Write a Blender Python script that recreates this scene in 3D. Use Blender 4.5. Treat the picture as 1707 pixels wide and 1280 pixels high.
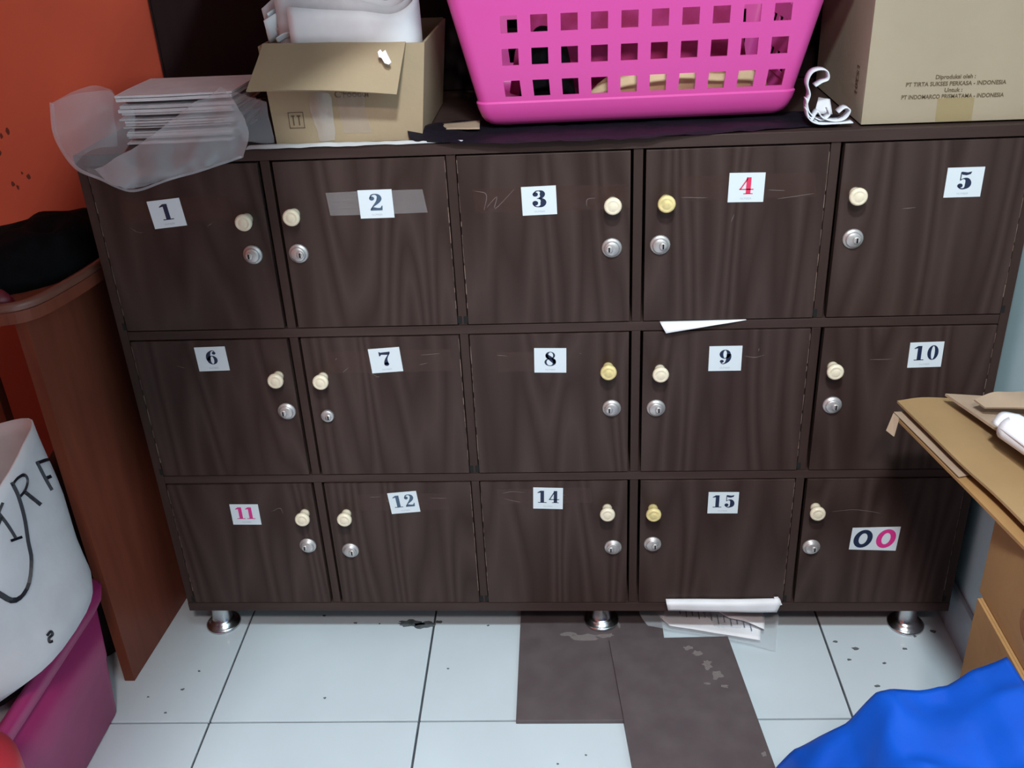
import bpy, bmesh, math, random
from mathutils import Vector, Matrix, noise
from mathutils.bvhtree import BVHTree
random.seed(7)
S = bpy.context.scene
COL = S.collection
for o in list(bpy.data.objects):
    bpy.data.objects.remove(o)

# ------------------------------------------------------------------ camera, light, exposure
cd = bpy.data.cameras.new('camera'); cam = bpy.data.objects.new('camera', cd); COL.objects.link(cam)
cd.sensor_width = 36.0; cd.lens = 34.252; cd.clip_start = 0.02
Rr = (0.99741882, 0.05474606, -0.04646042); Rd = (-0.01571565, -0.46491686, -0.88521485); Rf = (-0.07006226, 0.88366011, -0.46285645)
M = Matrix.Identity(4)
for i in range(3):
    M[i][0] = Rr[i]; M[i][1] = -Rd[i]; M[i][2] = -Rf[i]
M[0][3], M[1][3], M[2][3] = 0.80058, -1.51675, 1.38715
cam.matrix_world = M
S.camera = cam

S.view_settings.view_transform = 'Standard'; S.view_settings.look = 'None'
S.view_settings.exposure = 0.0; S.view_settings.gamma = 1.0
S.view_settings.use_curve_mapping = False

w = bpy.data.worlds.new('world'); S.world = w; w.use_nodes = True
bg = w.node_tree.nodes['Background']
bg.inputs['Color'].default_value = (1.0, 0.88, 0.88, 1); bg.inputs['Strength'].default_value = 0.13

def lamp(name, loc, power, radius, col):
    d = bpy.data.lights.new(name, 'AREA'); d.shape = 'DISK'; d.energy = power; d.size = 2 * radius; d.color = col
    o = bpy.data.objects.new(name, d); o.location = loc; COL.objects.link(o); return o
lamp('ceiling_lamp_light', (0.88, -1.42, 2.42), 52, 0.10, (0.84, 0.95, 1.0))
lamp('fill_lamp_light', (0.90, -2.1, 2.35), 34, 0.12, (1.0, 0.84, 0.80))  # added warm fill that lifts the shaded floor

# ------------------------------------------------------------------ helpers
def link(o, parent=None):
    COL.objects.link(o)
    if parent is not None: o.parent = parent
    return o
def obj(name, bm, mats, parent=None, smooth=False, loc=None):
    me = bpy.data.meshes.new(name)
    bmesh.ops.recalc_face_normals(bm, faces=bm.faces[:]) if not getattr(bm, 'keep', False) else None
    bm.to_mesh(me); bm.free()
    if not isinstance(mats, (list, tuple)): mats = [mats]
    for m in mats: me.materials.append(m)
    if smooth:
        for p in me.polygons: p.use_smooth = True
    o = bpy.data.objects.new(name, me)
    if loc is not None: o.location = loc
    return link(o, parent)
def tag(o, label=None, cat=None, group=None, kind=None):
    if label: o['label'] = label
    if cat: o['category'] = cat
    if group: o['group'] = group
    if kind: o['kind'] = kind
    return o
def thing(name, label, cat, loc=(0, 0, 0), group=None):
    o = bpy.data.objects.new(name, None); o.location = loc; o.empty_display_size = 0.05
    return tag(link(o), label, cat, group)
def struct(name, bm, mats): return tag(obj(name, bm, mats), kind='structure')
def B(): return bmesh.new()
def box(bm, x0, x1, y0, y1, z0, z1, bev=0.0, mi=0):
    r = bmesh.ops.create_cube(bm, size=1.0)
    vs = r['verts']
    for v in vs:
        v.co = Vector(((x0 + x1) / 2 + v.co.x * (x1 - x0), (y0 + y1) / 2 + v.co.y * (y1 - y0), (z0 + z1) / 2 + v.co.z * (z1 - z0)))
    fs = {f for v in vs for f in v.link_faces}
    for f in fs: f.material_index = mi
    if bev > 0:
        es = {e for v in vs for e in v.link_edges}
        rr = bmesh.ops.bevel(bm, geom=list(es), offset=bev, segments=2, affect='EDGES', profile=0.5)
        for f in rr['faces']: f.material_index = mi
def bxo(x0, x1, y0, y1, z0, z1, bev=0.0):
    bm = B(); box(bm, x0, x1, y0, y1, z0, z1, bev); return bm
def poly(bm, pts, mi=0):
    f = bm.faces.new([bm.verts.new(p) for p in pts]); f.material_index = mi; return f
def prism(bm, pts, d, mi=0):
    """closed outline pts extruded by vector d"""
    d = Vector(d); n = len(pts)
    a = [bm.verts.new(Vector(p)) for p in pts]; b = [bm.verts.new(Vector(p) + d) for p in pts]
    fs = [bm.faces.new(a), bm.faces.new(b[::-1])]
    for i in range(n): fs.append(bm.faces.new((a[i], b[i], b[(i + 1) % n], a[(i + 1) % n])))
    for f in fs: f.material_index = mi
def lathe(bm, prof, seg=24, axis='z', mi=0, off=(0, 0, 0)):
    """prof: (r, h) list revolved; axis 'z' up or '-y' towards the viewer"""
    rings = []
    for r, h in prof:
        ring = []
        for k in range(seg):
            a = 2 * math.pi * k / seg
            p = Vector((r * math.cos(a), r * math.sin(a), h)) if axis == 'z' else Vector((r * math.cos(a), -h, r * math.sin(a)))
            ring.append(bm.verts.new(p + Vector(off)))
        rings.append(ring)
    for i in range(len(rings) - 1):
        for k in range(seg):
            f = bm.faces.new((rings[i][k], rings[i][(k + 1) % seg], rings[i + 1][(k + 1) % seg], rings[i + 1][k])); f.material_index = mi
    for ring in (rings[0], rings[-1]):
        f = bm.faces.new(ring); f.material_index = mi
def cr(p0, p1, p2, p3, t):
    return 0.5 * ((2 * p1) + (-p0 + p2) * t + (2 * p0 - 5 * p1 + 4 * p2 - p3) * t * t + (-p0 + 3 * p1 - 3 * p2 + p3) * t ** 3)
def spline(pts, n):
    """Catmull-Rom samples of a list of Vectors"""
    P = [Vector(p) for p in pts]; out = []
    if len(P) == 2: return [P[0].lerp(P[1], i / n) for i in range(n + 1)]
    for i in range(n + 1):
        t = i / n * (len(P) - 1); k = min(int(t), len(P) - 2); f = t - k
        a = P[k - 1] if k > 0 else 2 * P[0] - P[1]
        d = P[k + 2] if k + 2 < len(P) else 2 * P[-1] - P[-2]
        out.append(cr(a, P[k], P[k + 1], d, f))
    return out
def thicken(bm, th):
    """give an open sheet a back and closed rims (positive th goes along the normals)"""
    bm.normal_update()
    vs = bm.verts[:]; fs = bm.faces[:]
    be = [e for e in bm.edges if len(e.link_faces) == 1]
    nv = {v: bm.verts.new(v.co + v.normal * th) for v in vs}
    for e in be:
        l = e.link_loops[0]; a, b = l.vert, l.link_loop_next.vert
        bm.faces.new((b, a, nv[a], nv[b]))
    for f in fs: bm.faces.new([nv[v] for v in reversed(f.verts)])
def surf(ctrl, nu=16, nv=12, amp=0.0, freq=18.0, seed=0.0, thick=0.0, ridge=False):
    """smooth sheet through a grid of control points, with wrinkles; thick > 0 gives it a back"""
    rows = [spline(r, nu) for r in ctrl]
    cols = [spline([r[i] for r in rows], nv) for i in range(nu + 1)]
    bm = B(); V = [[None] * (nv + 1) for _ in range(nu + 1)]
    for i in range(nu + 1):
        for j in range(nv + 1):
            p = cols[i][j]
            if amp:
                q = p * freq + Vector((seed, seed * 1.7, seed * 0.3))
                nz = noise.noise_vector(q)
                if ridge: nz = nz + noise.noise_vector(q * 2.3) * 0.5
                p = p + nz * amp
            V[i][j] = bm.verts.new(p)
    for i in range(nu):
        for j in range(nv):
            bm.faces.new((V[i][j], V[i + 1][j], V[i + 1][j + 1], V[i][j + 1]))
    bmesh.ops.recalc_face_normals(bm, faces=bm.faces[:])
    if thick: thicken(bm, thick)
    return bm
def tube(bm, pts, rad, seg=8, mi=0):
    P = [Vector(p) for p in pts]; rings = []
    for i, p in enumerate(P):
        t = (P[min(i + 1, len(P) - 1)] - P[max(i - 1, 0)]).normalized()
        a = t.cross(Vector((0, 0, 1)));
        if a.length < 1e-3: a = t.cross(Vector((1, 0, 0)))
        a.normalize(); b = t.cross(a)
        rings.append([bm.verts.new(p + (a * math.cos(2 * math.pi * k / seg) + b * math.sin(2 * math.pi * k / seg)) * rad) for k in range(seg)])
    for i in range(len(rings) - 1):
        for k in range(seg):
            bm.faces.new((rings[i][k], rings[i][(k + 1) % seg], rings[i + 1][(k + 1) % seg], rings[i + 1][k])).material_index = mi
    bm.faces.new(rings[0]).material_index = mi; bm.faces.new(rings[-1]).material_index = mi
def text_into(bm, s, size, mtx, mi=0, bold=0.0, align='CENTER', depth=0.0002):
    c = bpy.data.curves.new('t', 'FONT'); c.body = s; c.size = size; c.align_x = align; c.align_y = 'CENTER'
    c.extrude = depth; c.offset = bold; c.resolution_u = 3
    o = bpy.data.objects.new('t', c); me = bpy.data.meshes.new_from_object(o)
    n0 = len(bm.verts); f0 = len(bm.faces)
    bm.from_mesh(me); bm.verts.ensure_lookup_table(); bm.faces.ensure_lookup_table()
    for v in bm.verts[n0:]: v.co = mtx @ v.co
    for f in bm.faces[f0:]: f.material_index = mi
    bpy.data.objects.remove(o); bpy.data.curves.remove(c); bpy.data.meshes.remove(me)

# ------------------------------------------------------------------ materials
def mat(name, col, rough=0.5, metal=0.0, spec=0.5, var=0.0, vscale=12.0, vcol=None, stretch=(1, 1, 1), bump=0.0, bscale=60.0, coat=0.0, alpha=None, sss=0.0, detail=4.0):
    m = bpy.data.materials.new(name); m.use_nodes = True
    nt = m.node_tree; N = nt.nodes; L = nt.links; p = N['Principled BSDF']
    p.inputs['Base Color'].default_value = (*col, 1); p.inputs['Roughness'].default_value = rough
    p.inputs['Metallic'].default_value = metal; p.inputs['Specular IOR Level'].default_value = spec
    p.inputs['Coat Weight'].default_value = coat; p.inputs['Coat Roughness'].default_value = 0.08
    if sss: p.inputs['Subsurface Weight'].default_value = sss; p.inputs['Subsurface Radius'].default_value = (0.01, 0.006, 0.004)
    tc = N.new('ShaderNodeTexCoord'); mp = N.new('ShaderNodeMapping'); mp.inputs['Scale'].default_value = stretch
    L.new(tc.outputs['Object'], mp.inputs['Vector'])
    if var or vcol:
        n = N.new('ShaderNodeTexNoise'); n.inputs['Scale'].default_value = vscale; n.inputs['Detail'].default_value = detail
        L.new(mp.outputs[0], n.inputs['Vector'])
        r = N.new('ShaderNodeValToRGB'); r.color_ramp.elements[0].position = 0.35; r.color_ramp.elements[1].position = 0.68
        v2 = vcol if vcol else tuple(min(1, c * (1 + var)) for c in col)
        c1 = col if vcol else tuple(c * (1 - var) for c in col)
        r.color_ramp.elements[0].color = (*c1, 1); r.color_ramp.elements[1].color = (*v2, 1)
        L.new(n.outputs['Fac'], r.inputs['Fac']); L.new(r.outputs['Color'], p.inputs['Base Color'])
    if bump:
        n2 = N.new('ShaderNodeTexNoise'); n2.inputs['Scale'].default_value = bscale; n2.inputs['Detail'].default_value = 3
        L.new(mp.outputs[0], n2.inputs['Vector'])
        b = N.new('ShaderNodeBump'); b.inputs['Strength'].default_value = bump; b.inputs['Distance'].default_value = 0.004
        L.new(n2.outputs['Fac'], b.inputs['Height']); L.new(b.outputs['Normal'], p.inputs['Normal'])
    if alpha is not None:
        out = N['Material Output']; tr = N.new('ShaderNodeBsdfTransparent'); mx = N.new('ShaderNodeMixShader')
        mx.inputs[0].default_value = alpha
        L.new(tr.outputs[0], mx.inputs[1]); L.new(p.outputs[0], mx.inputs[2]); L.new(mx.outputs[0], out.inputs['Surface'])
    return m

def wood(name, dark, light, horiz=False, rough=0.38, cath=True):
    """veneer: fine streaks along the grain plus loose cathedral arches, shifted per panel"""
    m = bpy.data.materials.new(name); m.use_nodes = True
    nt = m.node_tree; N = nt.nodes; L = nt.links; p = N['Principled BSDF']
    tc = N.new('ShaderNodeTexCoord'); oi = N.new('ShaderNodeObjectInfo')
    cmb = N.new('ShaderNodeCombineXYZ')
    mul = N.new('ShaderNodeMath'); mul.operation = 'MULTIPLY'; mul.inputs[1].default_value = 37.0
    L.new(oi.outputs['Random'], mul.inputs[0])
    for i in range(3): L.new(mul.outputs[0], cmb.inputs[i])
    add = N.new('ShaderNodeVectorMath'); add.operation = 'ADD'
    L.new(tc.outputs['Object'], add.inputs[0])
    mp = N.new('ShaderNodeMapping')
    if horiz: mp.inputs['Rotation'].default_value = (0, math.pi / 2, 0)
    L.new(tc.outputs['Object'], mp.inputs['Vector'])
    sc = N.new('ShaderNodeVectorMath'); sc.operation = 'MULTIPLY'; sc.inputs[1].default_value = (1, 1, 0.10)
    L.new(mp.outputs[0], sc.inputs[0]); L.new(sc.outputs[0], add.inputs[0]); L.new(cmb.outputs[0], add.inputs[1])
    n1 = N.new('ShaderNodeTexNoise'); n1.inputs['Scale'].default_value = 38; n1.inputs['Detail'].default_value = 4
    L.new(add.outputs[0], n1.inputs['Vector'])
    n3 = N.new('ShaderNodeTexNoise'); n3.inputs['Scale'].default_value = 9; n3.inputs['Detail'].default_value = 1.0
    L.new(add.outputs[0], n3.inputs['Vector'])
    # arches: contour lines of a slow noise field
    ml = N.new('ShaderNodeMath'); ml.operation = 'MULTIPLY'; ml.inputs[1].default_value = 11.0
    L.new(n3.outputs['Fac'], ml.inputs[0])
    fr = N.new('ShaderNodeMath'); fr.operation = 'PINGPONG'; fr.inputs[1].default_value = 0.5
    L.new(ml.outputs[0], fr.inputs[0])
    sm = N.new('ShaderNodeMapRange'); sm.inputs['From Min'].default_value = 0.0; sm.inputs['From Max'].default_value = 0.5
    L.new(fr.outputs[0], sm.inputs['Value'])
    mx = N.new('ShaderNodeMix'); mx.data_type = 'FLOAT'; mx.inputs[0].default_value = 0.55 if cath else 0.1
    L.new(n1.outputs['Fac'], mx.inputs[2]); L.new(sm.outputs[0], mx.inputs[3])
    r = N.new('ShaderNodeValToRGB'); r.color_ramp.elements[0].position = 0.15; r.color_ramp.elements[1].position = 0.85
    r.color_ramp.elements[0].color = (*dark, 1); r.color_ramp.elements[1].color = (*light, 1)
    L.new(mx.outputs[0], r.inputs['Fac']); L.new(r.outputs['Color'], p.inputs['Base Color'])
    p.inputs['Roughness'].default_value = rough; p.inputs['Specular IOR Level'].default_value = 0.16
    return m

M_door = wood('dark_walnut_laminate', (0.032, 0.0185, 0.0155), (0.059, 0.039, 0.034))
M_frame = wood('dark_walnut_laminate_frame', (0.030, 0.017, 0.014), (0.055, 0.035, 0.030), cath=False)
M_rail = wood('dark_walnut_laminate_rail', (0.032, 0.018, 0.015), (0.062, 0.041, 0.036), horiz=True, cath=False)
M_edge = mat('worn_chipboard_edge', (0.16, 0.11, 0.085), 0.8, var=0.5, vscale=120, stretch=(1, 1, 0.4))
M_black = mat('black_recess', (0.004, 0.004, 0.004), 0.9)
M_cream = mat('cream_plastic', (0.80, 0.72, 0.54), 0.35, var=0.08, vscale=60)
M_yellow = mat('yellowed_plastic', (0.72, 0.60, 0.27), 0.38, var=0.18, vscale=90)
M_chrome = mat('satin_nickel', (0.52, 0.50, 0.49), 0.42, metal=0.65)
M_steel = mat('brushed_steel', (0.60, 0.62, 0.63), 0.24, metal=1.0, bump=0.05, bscale=200)
M_white = mat('white_sticker_paper', (0.66, 0.74, 0.78), 0.45)
M_navy = mat('navy_print', (0.008, 0.018, 0.055), 0.5)
M_slate = mat('navy_print_glare', (0.055, 0.10, 0.16), 0.5)  # greyer navy, glare on the sticker is put into the colour
M_red = mat('magenta_red_print', (0.68, 0.03, 0.10), 0.5)
M_pinkprint = mat('pink_print', (0.66, 0.03, 0.24), 0.5)
M_capt = mat('grey_print', (0.45, 0.49, 0.54), 0.6)
M_tape = mat('clear_tape', (0.45, 0.42, 0.42), 0.22, alpha=0.30, spec=0.8, bump=0.5, bscale=90, stretch=(1, 1, 2.5))
M_tape2 = mat('aged_clear_tape', (0.09, 0.045, 0.035), 0.25, alpha=0.28, spec=0.6, bump=0.4, bscale=80)
M_scuff = mat('scuff_mark', (0.24, 0.19, 0.175), 0.6, alpha=0.5)
M_paper = mat('white_paper', (0.82, 0.84, 0.87), 0.75, var=0.05, vscale=20)
M_paper2 = mat('grey_white_paper', (0.66, 0.67, 0.70), 0.75, var=0.12, vscale=25)
M_ink = mat('grey_ink', (0.16, 0.18, 0.22), 0.7)
M_card = mat('tan_cardboard', (0.325, 0.25, 0.155), 0.85, var=0.07, vscale=7, bump=0.12, bscale=120)
M_card2 = mat('greyish_cardboard', (0.34, 0.285, 0.20), 0.85, var=0.06, vscale=5, bump=0.1, bscale=110)
M_cardT = mat('yellow_tan_cardboard', (0.32, 0.205, 0.092), 0.8, var=0.08, vscale=6, bump=0.1, bscale=90)
M_cardO = mat('orange_brown_cardboard', (0.33, 0.185, 0.068), 0.8, var=0.12, vscale=6, bump=0.1, bscale=90)
M_cardG = mat('dull_brown_cardboard', (0.36, 0.265, 0.185), 0.85, var=0.12, vscale=10, bump=0.15, bscale=90)
M_cardP = mat('cardboard_print', (0.11, 0.075, 0.04), 0.8)
M_pinkpl = mat('pink_plastic', (0.60, 0.066, 0.32), 0.36, sss=0.0)
M_cloth = mat('cream_cloth', (0.74, 0.55, 0.33), 0.9, var=0.10, vscale=14, bump=0.3, bscale=60)
M_blackcl = mat('black_fabric', (0.004, 0.004, 0.005), 0.95, var=0.4, vscale=30, spec=0.1)
M_blackpl = mat('black_plastic_film', (0.008, 0.007, 0.012), 0.5, spec=0.18, bump=0.5, bscale=45)
M_film = mat('translucent_film', (0.66, 0.66, 0.70), 0.22, alpha=0.40, spec=0.8, bump=0.25, bscale=40)
M_film2 = mat('thin_clear_film', (0.62, 0.62, 0.66), 0.2, alpha=0.24, spec=0.8, bump=0.2, bscale=40)
M_filmw = mat('clear_sleeve', (0.70, 0.76, 0.80), 0.15, alpha=0.34, spec=0.8)
M_tub = mat('magenta_plastic', (0.36, 0.028, 0.14), 0.40, var=0.12, vscale=6)
M_redpl = mat('coral_red_plastic', (0.50, 0.035, 0.05), 0.4)
M_sack = mat('white_woven_sack', (0.52, 0.53, 0.56), 0.6, var=0.06, vscale=15, bump=0.3, bscale=25)
M_marker = mat('black_marker_ink', (0.006, 0.007, 0.014), 0.5)
M_brown = wood('red_brown_veneer', (0.13, 0.034, 0.020), (0.20, 0.056, 0.032), rough=0.42, cath=False)
M_brownlip = mat('red_brown_edge', (0.16, 0.060, 0.042), 0.35)
M_orange = mat('orange_wall_paint', (0.40, 0.060, 0.026), 0.65, var=0.07, vscale=4, bump=0.06, bscale=30)
M_teal = mat('pale_teal_wall_paint', (0.56, 0.79, 0.85), 0.6, var=0.05, vscale=4)
M_skirt = mat('grey_ceramic_skirting', (0.34, 0.42, 0.47), 0.35, var=0.12, vscale=8)
M_ceil = mat('ceiling_paint', (0.75, 0.77, 0.78), 0.8, var=0.03)
M_grout = mat('dark_grout', (0.055, 0.065, 0.075), 0.9, var=0.3, vscale=40)
M_tile = mat('white_glazed_tile', (0.60, 0.69, 0.735), 0.16, var=0.03, vscale=5, spec=0.5)
M_dirt = mat('dark_floor_dirt', (0.10, 0.12, 0.13), 0.8, var=0.3, vscale=60)
M_slab = mat('dark_taupe_board', (0.092, 0.072, 0.076), 0.55, vcol=(0.115, 0.093, 0.095), vscale=22)
M_dust = mat('pale_dust', (0.34, 0.30, 0.29), 0.9, alpha=0.35)
M_blue = mat('bright_blue_plastic', (0.003, 0.085, 0.54), 0.34, var=0.10, vscale=8, bump=0.15, bscale=30)
M_ribbon = mat('white_webbing', (0.66, 0.69, 0.73), 0.6, bump=0.3, bscale=220)
M_glossw = mat('white_glossy_film', (0.70, 0.74, 0.76), 0.25, alpha=0.8, bump=0.4, bscale=50)
M_adhesive = mat('yellowed_parcel_tape', (0.42, 0.32, 0.13), 0.3, alpha=0.45)
M_ptape = mat('clear_parcel_tape', (0.50, 0.42, 0.36), 0.2, alpha=0.35, bump=0.6, bscale=70)
M_wallshade = wood('wall_shade_dark', (0.012, 0.006, 0.007), (0.020, 0.010, 0.011), rough=0.7, cath=False)  # near-black colour carries the shadow of the back wall
M_maroon = mat('maroon_plastic', (0.13, 0.010, 0.022), 0.45)
M_darkcl = mat('dark_brown_cloth', (0.028, 0.014, 0.012), 0.85, var=0.3, vscale=16)

# ------------------------------------------------------------------ the room
XR, YB, XL, YF, ZC = 1.537, 0.45, -0.75, -2.6, 2.7
floor = struct('floor', bxo(XL - 0.05, XR + 0.05, YF, YB + 0.05, -0.05, -0.004), M_grout)
ca, sa = math.cos(math.radians(1.1)), math.sin(math.radians(1.1))
T = 0.3975
for i in range(-3, 5):
    for j in range(-7, 3):
        bm = B(); h = (T - 0.0042) / 2
        cx, cy = T * (i + 0.5), T * (j + 0.5)
        box(bm, -h, h, -h, h, -0.010, 0.0, 0.0009)
        wx, wy = 0.0935 + cx * ca - cy * sa, -0.2225 + cx * sa + cy * ca
        bmesh.ops.rotate(bm, verts=bm.verts[:], cent=(0, 0, 0), matrix=Matrix.Rotation(math.radians(1.1), 3, 'Z'))
        for co, no in (((XR - wx, 0, 0), (1, 0, 0)), ((XL - wx, 0, 0), (-1, 0, 0)), ((0, YB - wy, 0), (0, 1, 0)), ((0, YF - wy, 0), (0, -1, 0))):
            if bm.verts:
                r = bmesh.ops.bisect_plane(bm, geom=bm.verts[:] + bm.edges[:] + bm.faces[:], plane_co=co, plane_no=no, clear_outer=True)
                es = [e for e in r['geom_cut'] if isinstance(e, bmesh.types.BMEdge)]
                if es: bmesh.ops.contextual_create(bm, geom=es)
        if len(bm.verts) > 6: obj('tile', bm, M_tile, floor, loc=(wx, wy, 0))
        else: bm.free()
struct('wall_back', bxo(XL, XR + 0.06, YB, YB + 0.06, 0, ZC), M_orange)
struct('wall_left', bxo(XL - 0.06, XL, YF, YB + 0.06, 0, ZC), M_orange)
struct('wall_right', bxo(XR, XR + 0.06, YF, YB, 0, ZC), M_teal)
struct('ceiling', bxo(XL - 0.06, XR + 0.06, YF, YB + 0.06, ZC, ZC + 0.06), M_ceil)
# boards added out of view to shade the back wall and the left columns
struct('added_shade_board_1', bxo(0.20, 0.62, -0.15, YB, 1.36, 1.38), M_ceil)
bm = B(); prism(bm, [(.22, -1.15, 1.5), (.530, -1.15, 1.5), (.551, -1.005, 1.5), (.572, -.858, 1.5), (.575, -.60, 1.5), (.52, -.458, 1.5), (.60, -.372, 1.5), (.68, -.28, 1.5), (.68, -.20, 1.5), (.22, -.20, 1.5)], (0, 0, .02))
struct('added_shade_board_2', bm, M_ceil)
bm = B()
for k in range(8):
    y0 = YB - 0.002 - 0.3975 * k; box(bm, XR - 0.009, XR, max(y0 - 0.395, YF), y0, 0.0, 0.105, 0.0015)
struct('baseboard_right', bm, M_skirt)

bm = B(); rnd = random.Random(12)
for k in range(9):
    x, z, r = rnd.uniform(-.46, -.34), rnd.uniform(.83, .97), rnd.uniform(.002, .006)
    prism(bm, [(x + r * (1 - .5 * rnd.random()) * math.cos(a * math.pi / 5), YB - .0002, z + r * 1.5 * (1 - .5 * rnd.random()) * math.sin(a * math.pi / 5)) for a in range(10)], (0, -.0004, 0))
wb = bpy.data.objects['wall_back']
tag(obj('wall_smudge', bm, mat('wall_smudge', (0.10, 0.02, 0.012), 0.8, alpha=0.45), wb), kind='stuff')
# dirt on the floor: one ragged stain and a scatter of specks
def blob(bm, cx, cy, rx, ry, z, n=18, jag=0.35, seed=1):
    rnd = random.Random(seed); pts = []
    for k in range(n):
        a = 2 * math.pi * k / n; r = 1 - jag * rnd.random()
        pts.append((cx + rx * r * math.cos(a), cy + ry * r * math.sin(a), z))
    prism(bm, pts, (0, 0, 0.0005))
bm = B()
blob(bm, 0.435, 0.051, 0.034, 0.013, 0.0003, 22, 0.45, 3); blob(bm, 0.466, 0.046, 0.026, 0.014, 0.0003, 20, 0.45, 4); blob(bm, 0.495, 0.056, 0.010, 0.005, 0.0003, 12, 0.5, 9)
obj('dirt_stain', bm, M_dirt, floor)
bm = B()
for i, (x, y, r) in enumerate([(0.318, 0.052, 0.006), (0.245, 0.075, 0.005), (0.012, -0.14, 0.005), (0.028, -0.09, 0.004), (0.0, -0.2, 0.004), (-0.05, -0.16, 0.0035),
        (0.30, -0.16, 0.004), (0.37, 0.05, 0.003), (0.53, -0.08, 0.003), (1.43, -0.02, 0.006), (1.38, -0.06, 0.005), (1.35, -0.12, 0.006), (1.46, 0.015, 0.004), (1.50, 0.03, 0.009),
        (1.30, 0.0, 0.007), (1.335, -0.02, 0.010), (1.315, -0.05, 0.006), (1.36, -0.17, 0.005), (0.80, -0.29, 0.003), (0.75, -0.31, 0.003), (0.03, 0.02, 0.004), (0.60, 0.045, 0.004)]):
    blob(bm, x, y, r, r * 0.7, 0.0003, 9, 0.5, 20 + i)
tag(obj('dirt_specks', bm, mat('faint_floor_dirt', (0.14, 0.16, 0.17), 0.8, alpha=0.5), floor), kind='stuff')

# ------------------------------------------------------------------ numbers for the stickers (fat-face numerals)
def stroke2(bm, pts, y, mi, n=18, wmin=0.01):
    P = spline([Vector((a, b, c)) for a, b, c in pts], n)
    Lr = []
    for i, p in enumerate(P):
        t = P[min(i + 1, n)] - P[max(i - 1, 0)]; t = Vector((t.x, t.y, 0))
        if t.length < 1e-9: t = Vector((1, 0, 0))
        t.normalize(); nn = Vector((-t.y, t.x, 0)) * max(p.z, wmin) / 2
        Lr.append(((p.x + nn.x, p.y + nn.y), (p.x - nn.x, p.y - nn.y)))
    for i in range(n):
        poly(bm, [(*Lr[i][0],), (*Lr[i][1],), (*Lr[i + 1][1],), (*Lr[i + 1][0],)] if False else
             [(Lr[i][0][0], y, Lr[i][0][1]), (Lr[i][1][0], y, Lr[i][1][1]), (Lr[i + 1][1][0], y, Lr[i + 1][1][1]), (Lr[i + 1][0][0], y, Lr[i + 1][0][1])], mi)
def disc2(bm, x, z, r, y, mi, ry=None):
    poly(bm, [(x + r * math.cos(2 * math.pi * k / 16), y, z + (ry or r) * math.sin(2 * math.pi * k / 16)) for k in range(16)], mi)
def ring2(bm, cx, cz, a, b, ia, ib, y, mi, icx=0.0, shear=0.0, n=28):
    for k in range(n):
        q = []
        for t, (A, Bb, dx) in ((k, (a, b, 0)), (k + 1, (a, b, 0)), (k + 1, (ia, ib, icx)), (k, (ia, ib, icx))):
            an = 2 * math.pi * t / n; zz = Bb * math.sin(an)
            q.append((cx + dx + A * math.cos(an) + shear * zz, y, cz + zz))
        poly(bm, q, mi)
def rect2(bm, x0, x1, z0, z1, y, mi): poly(bm, [(x0, y, z0), (x1, y, z0), (x1, y, z1), (x0, y, z1)], mi)
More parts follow.
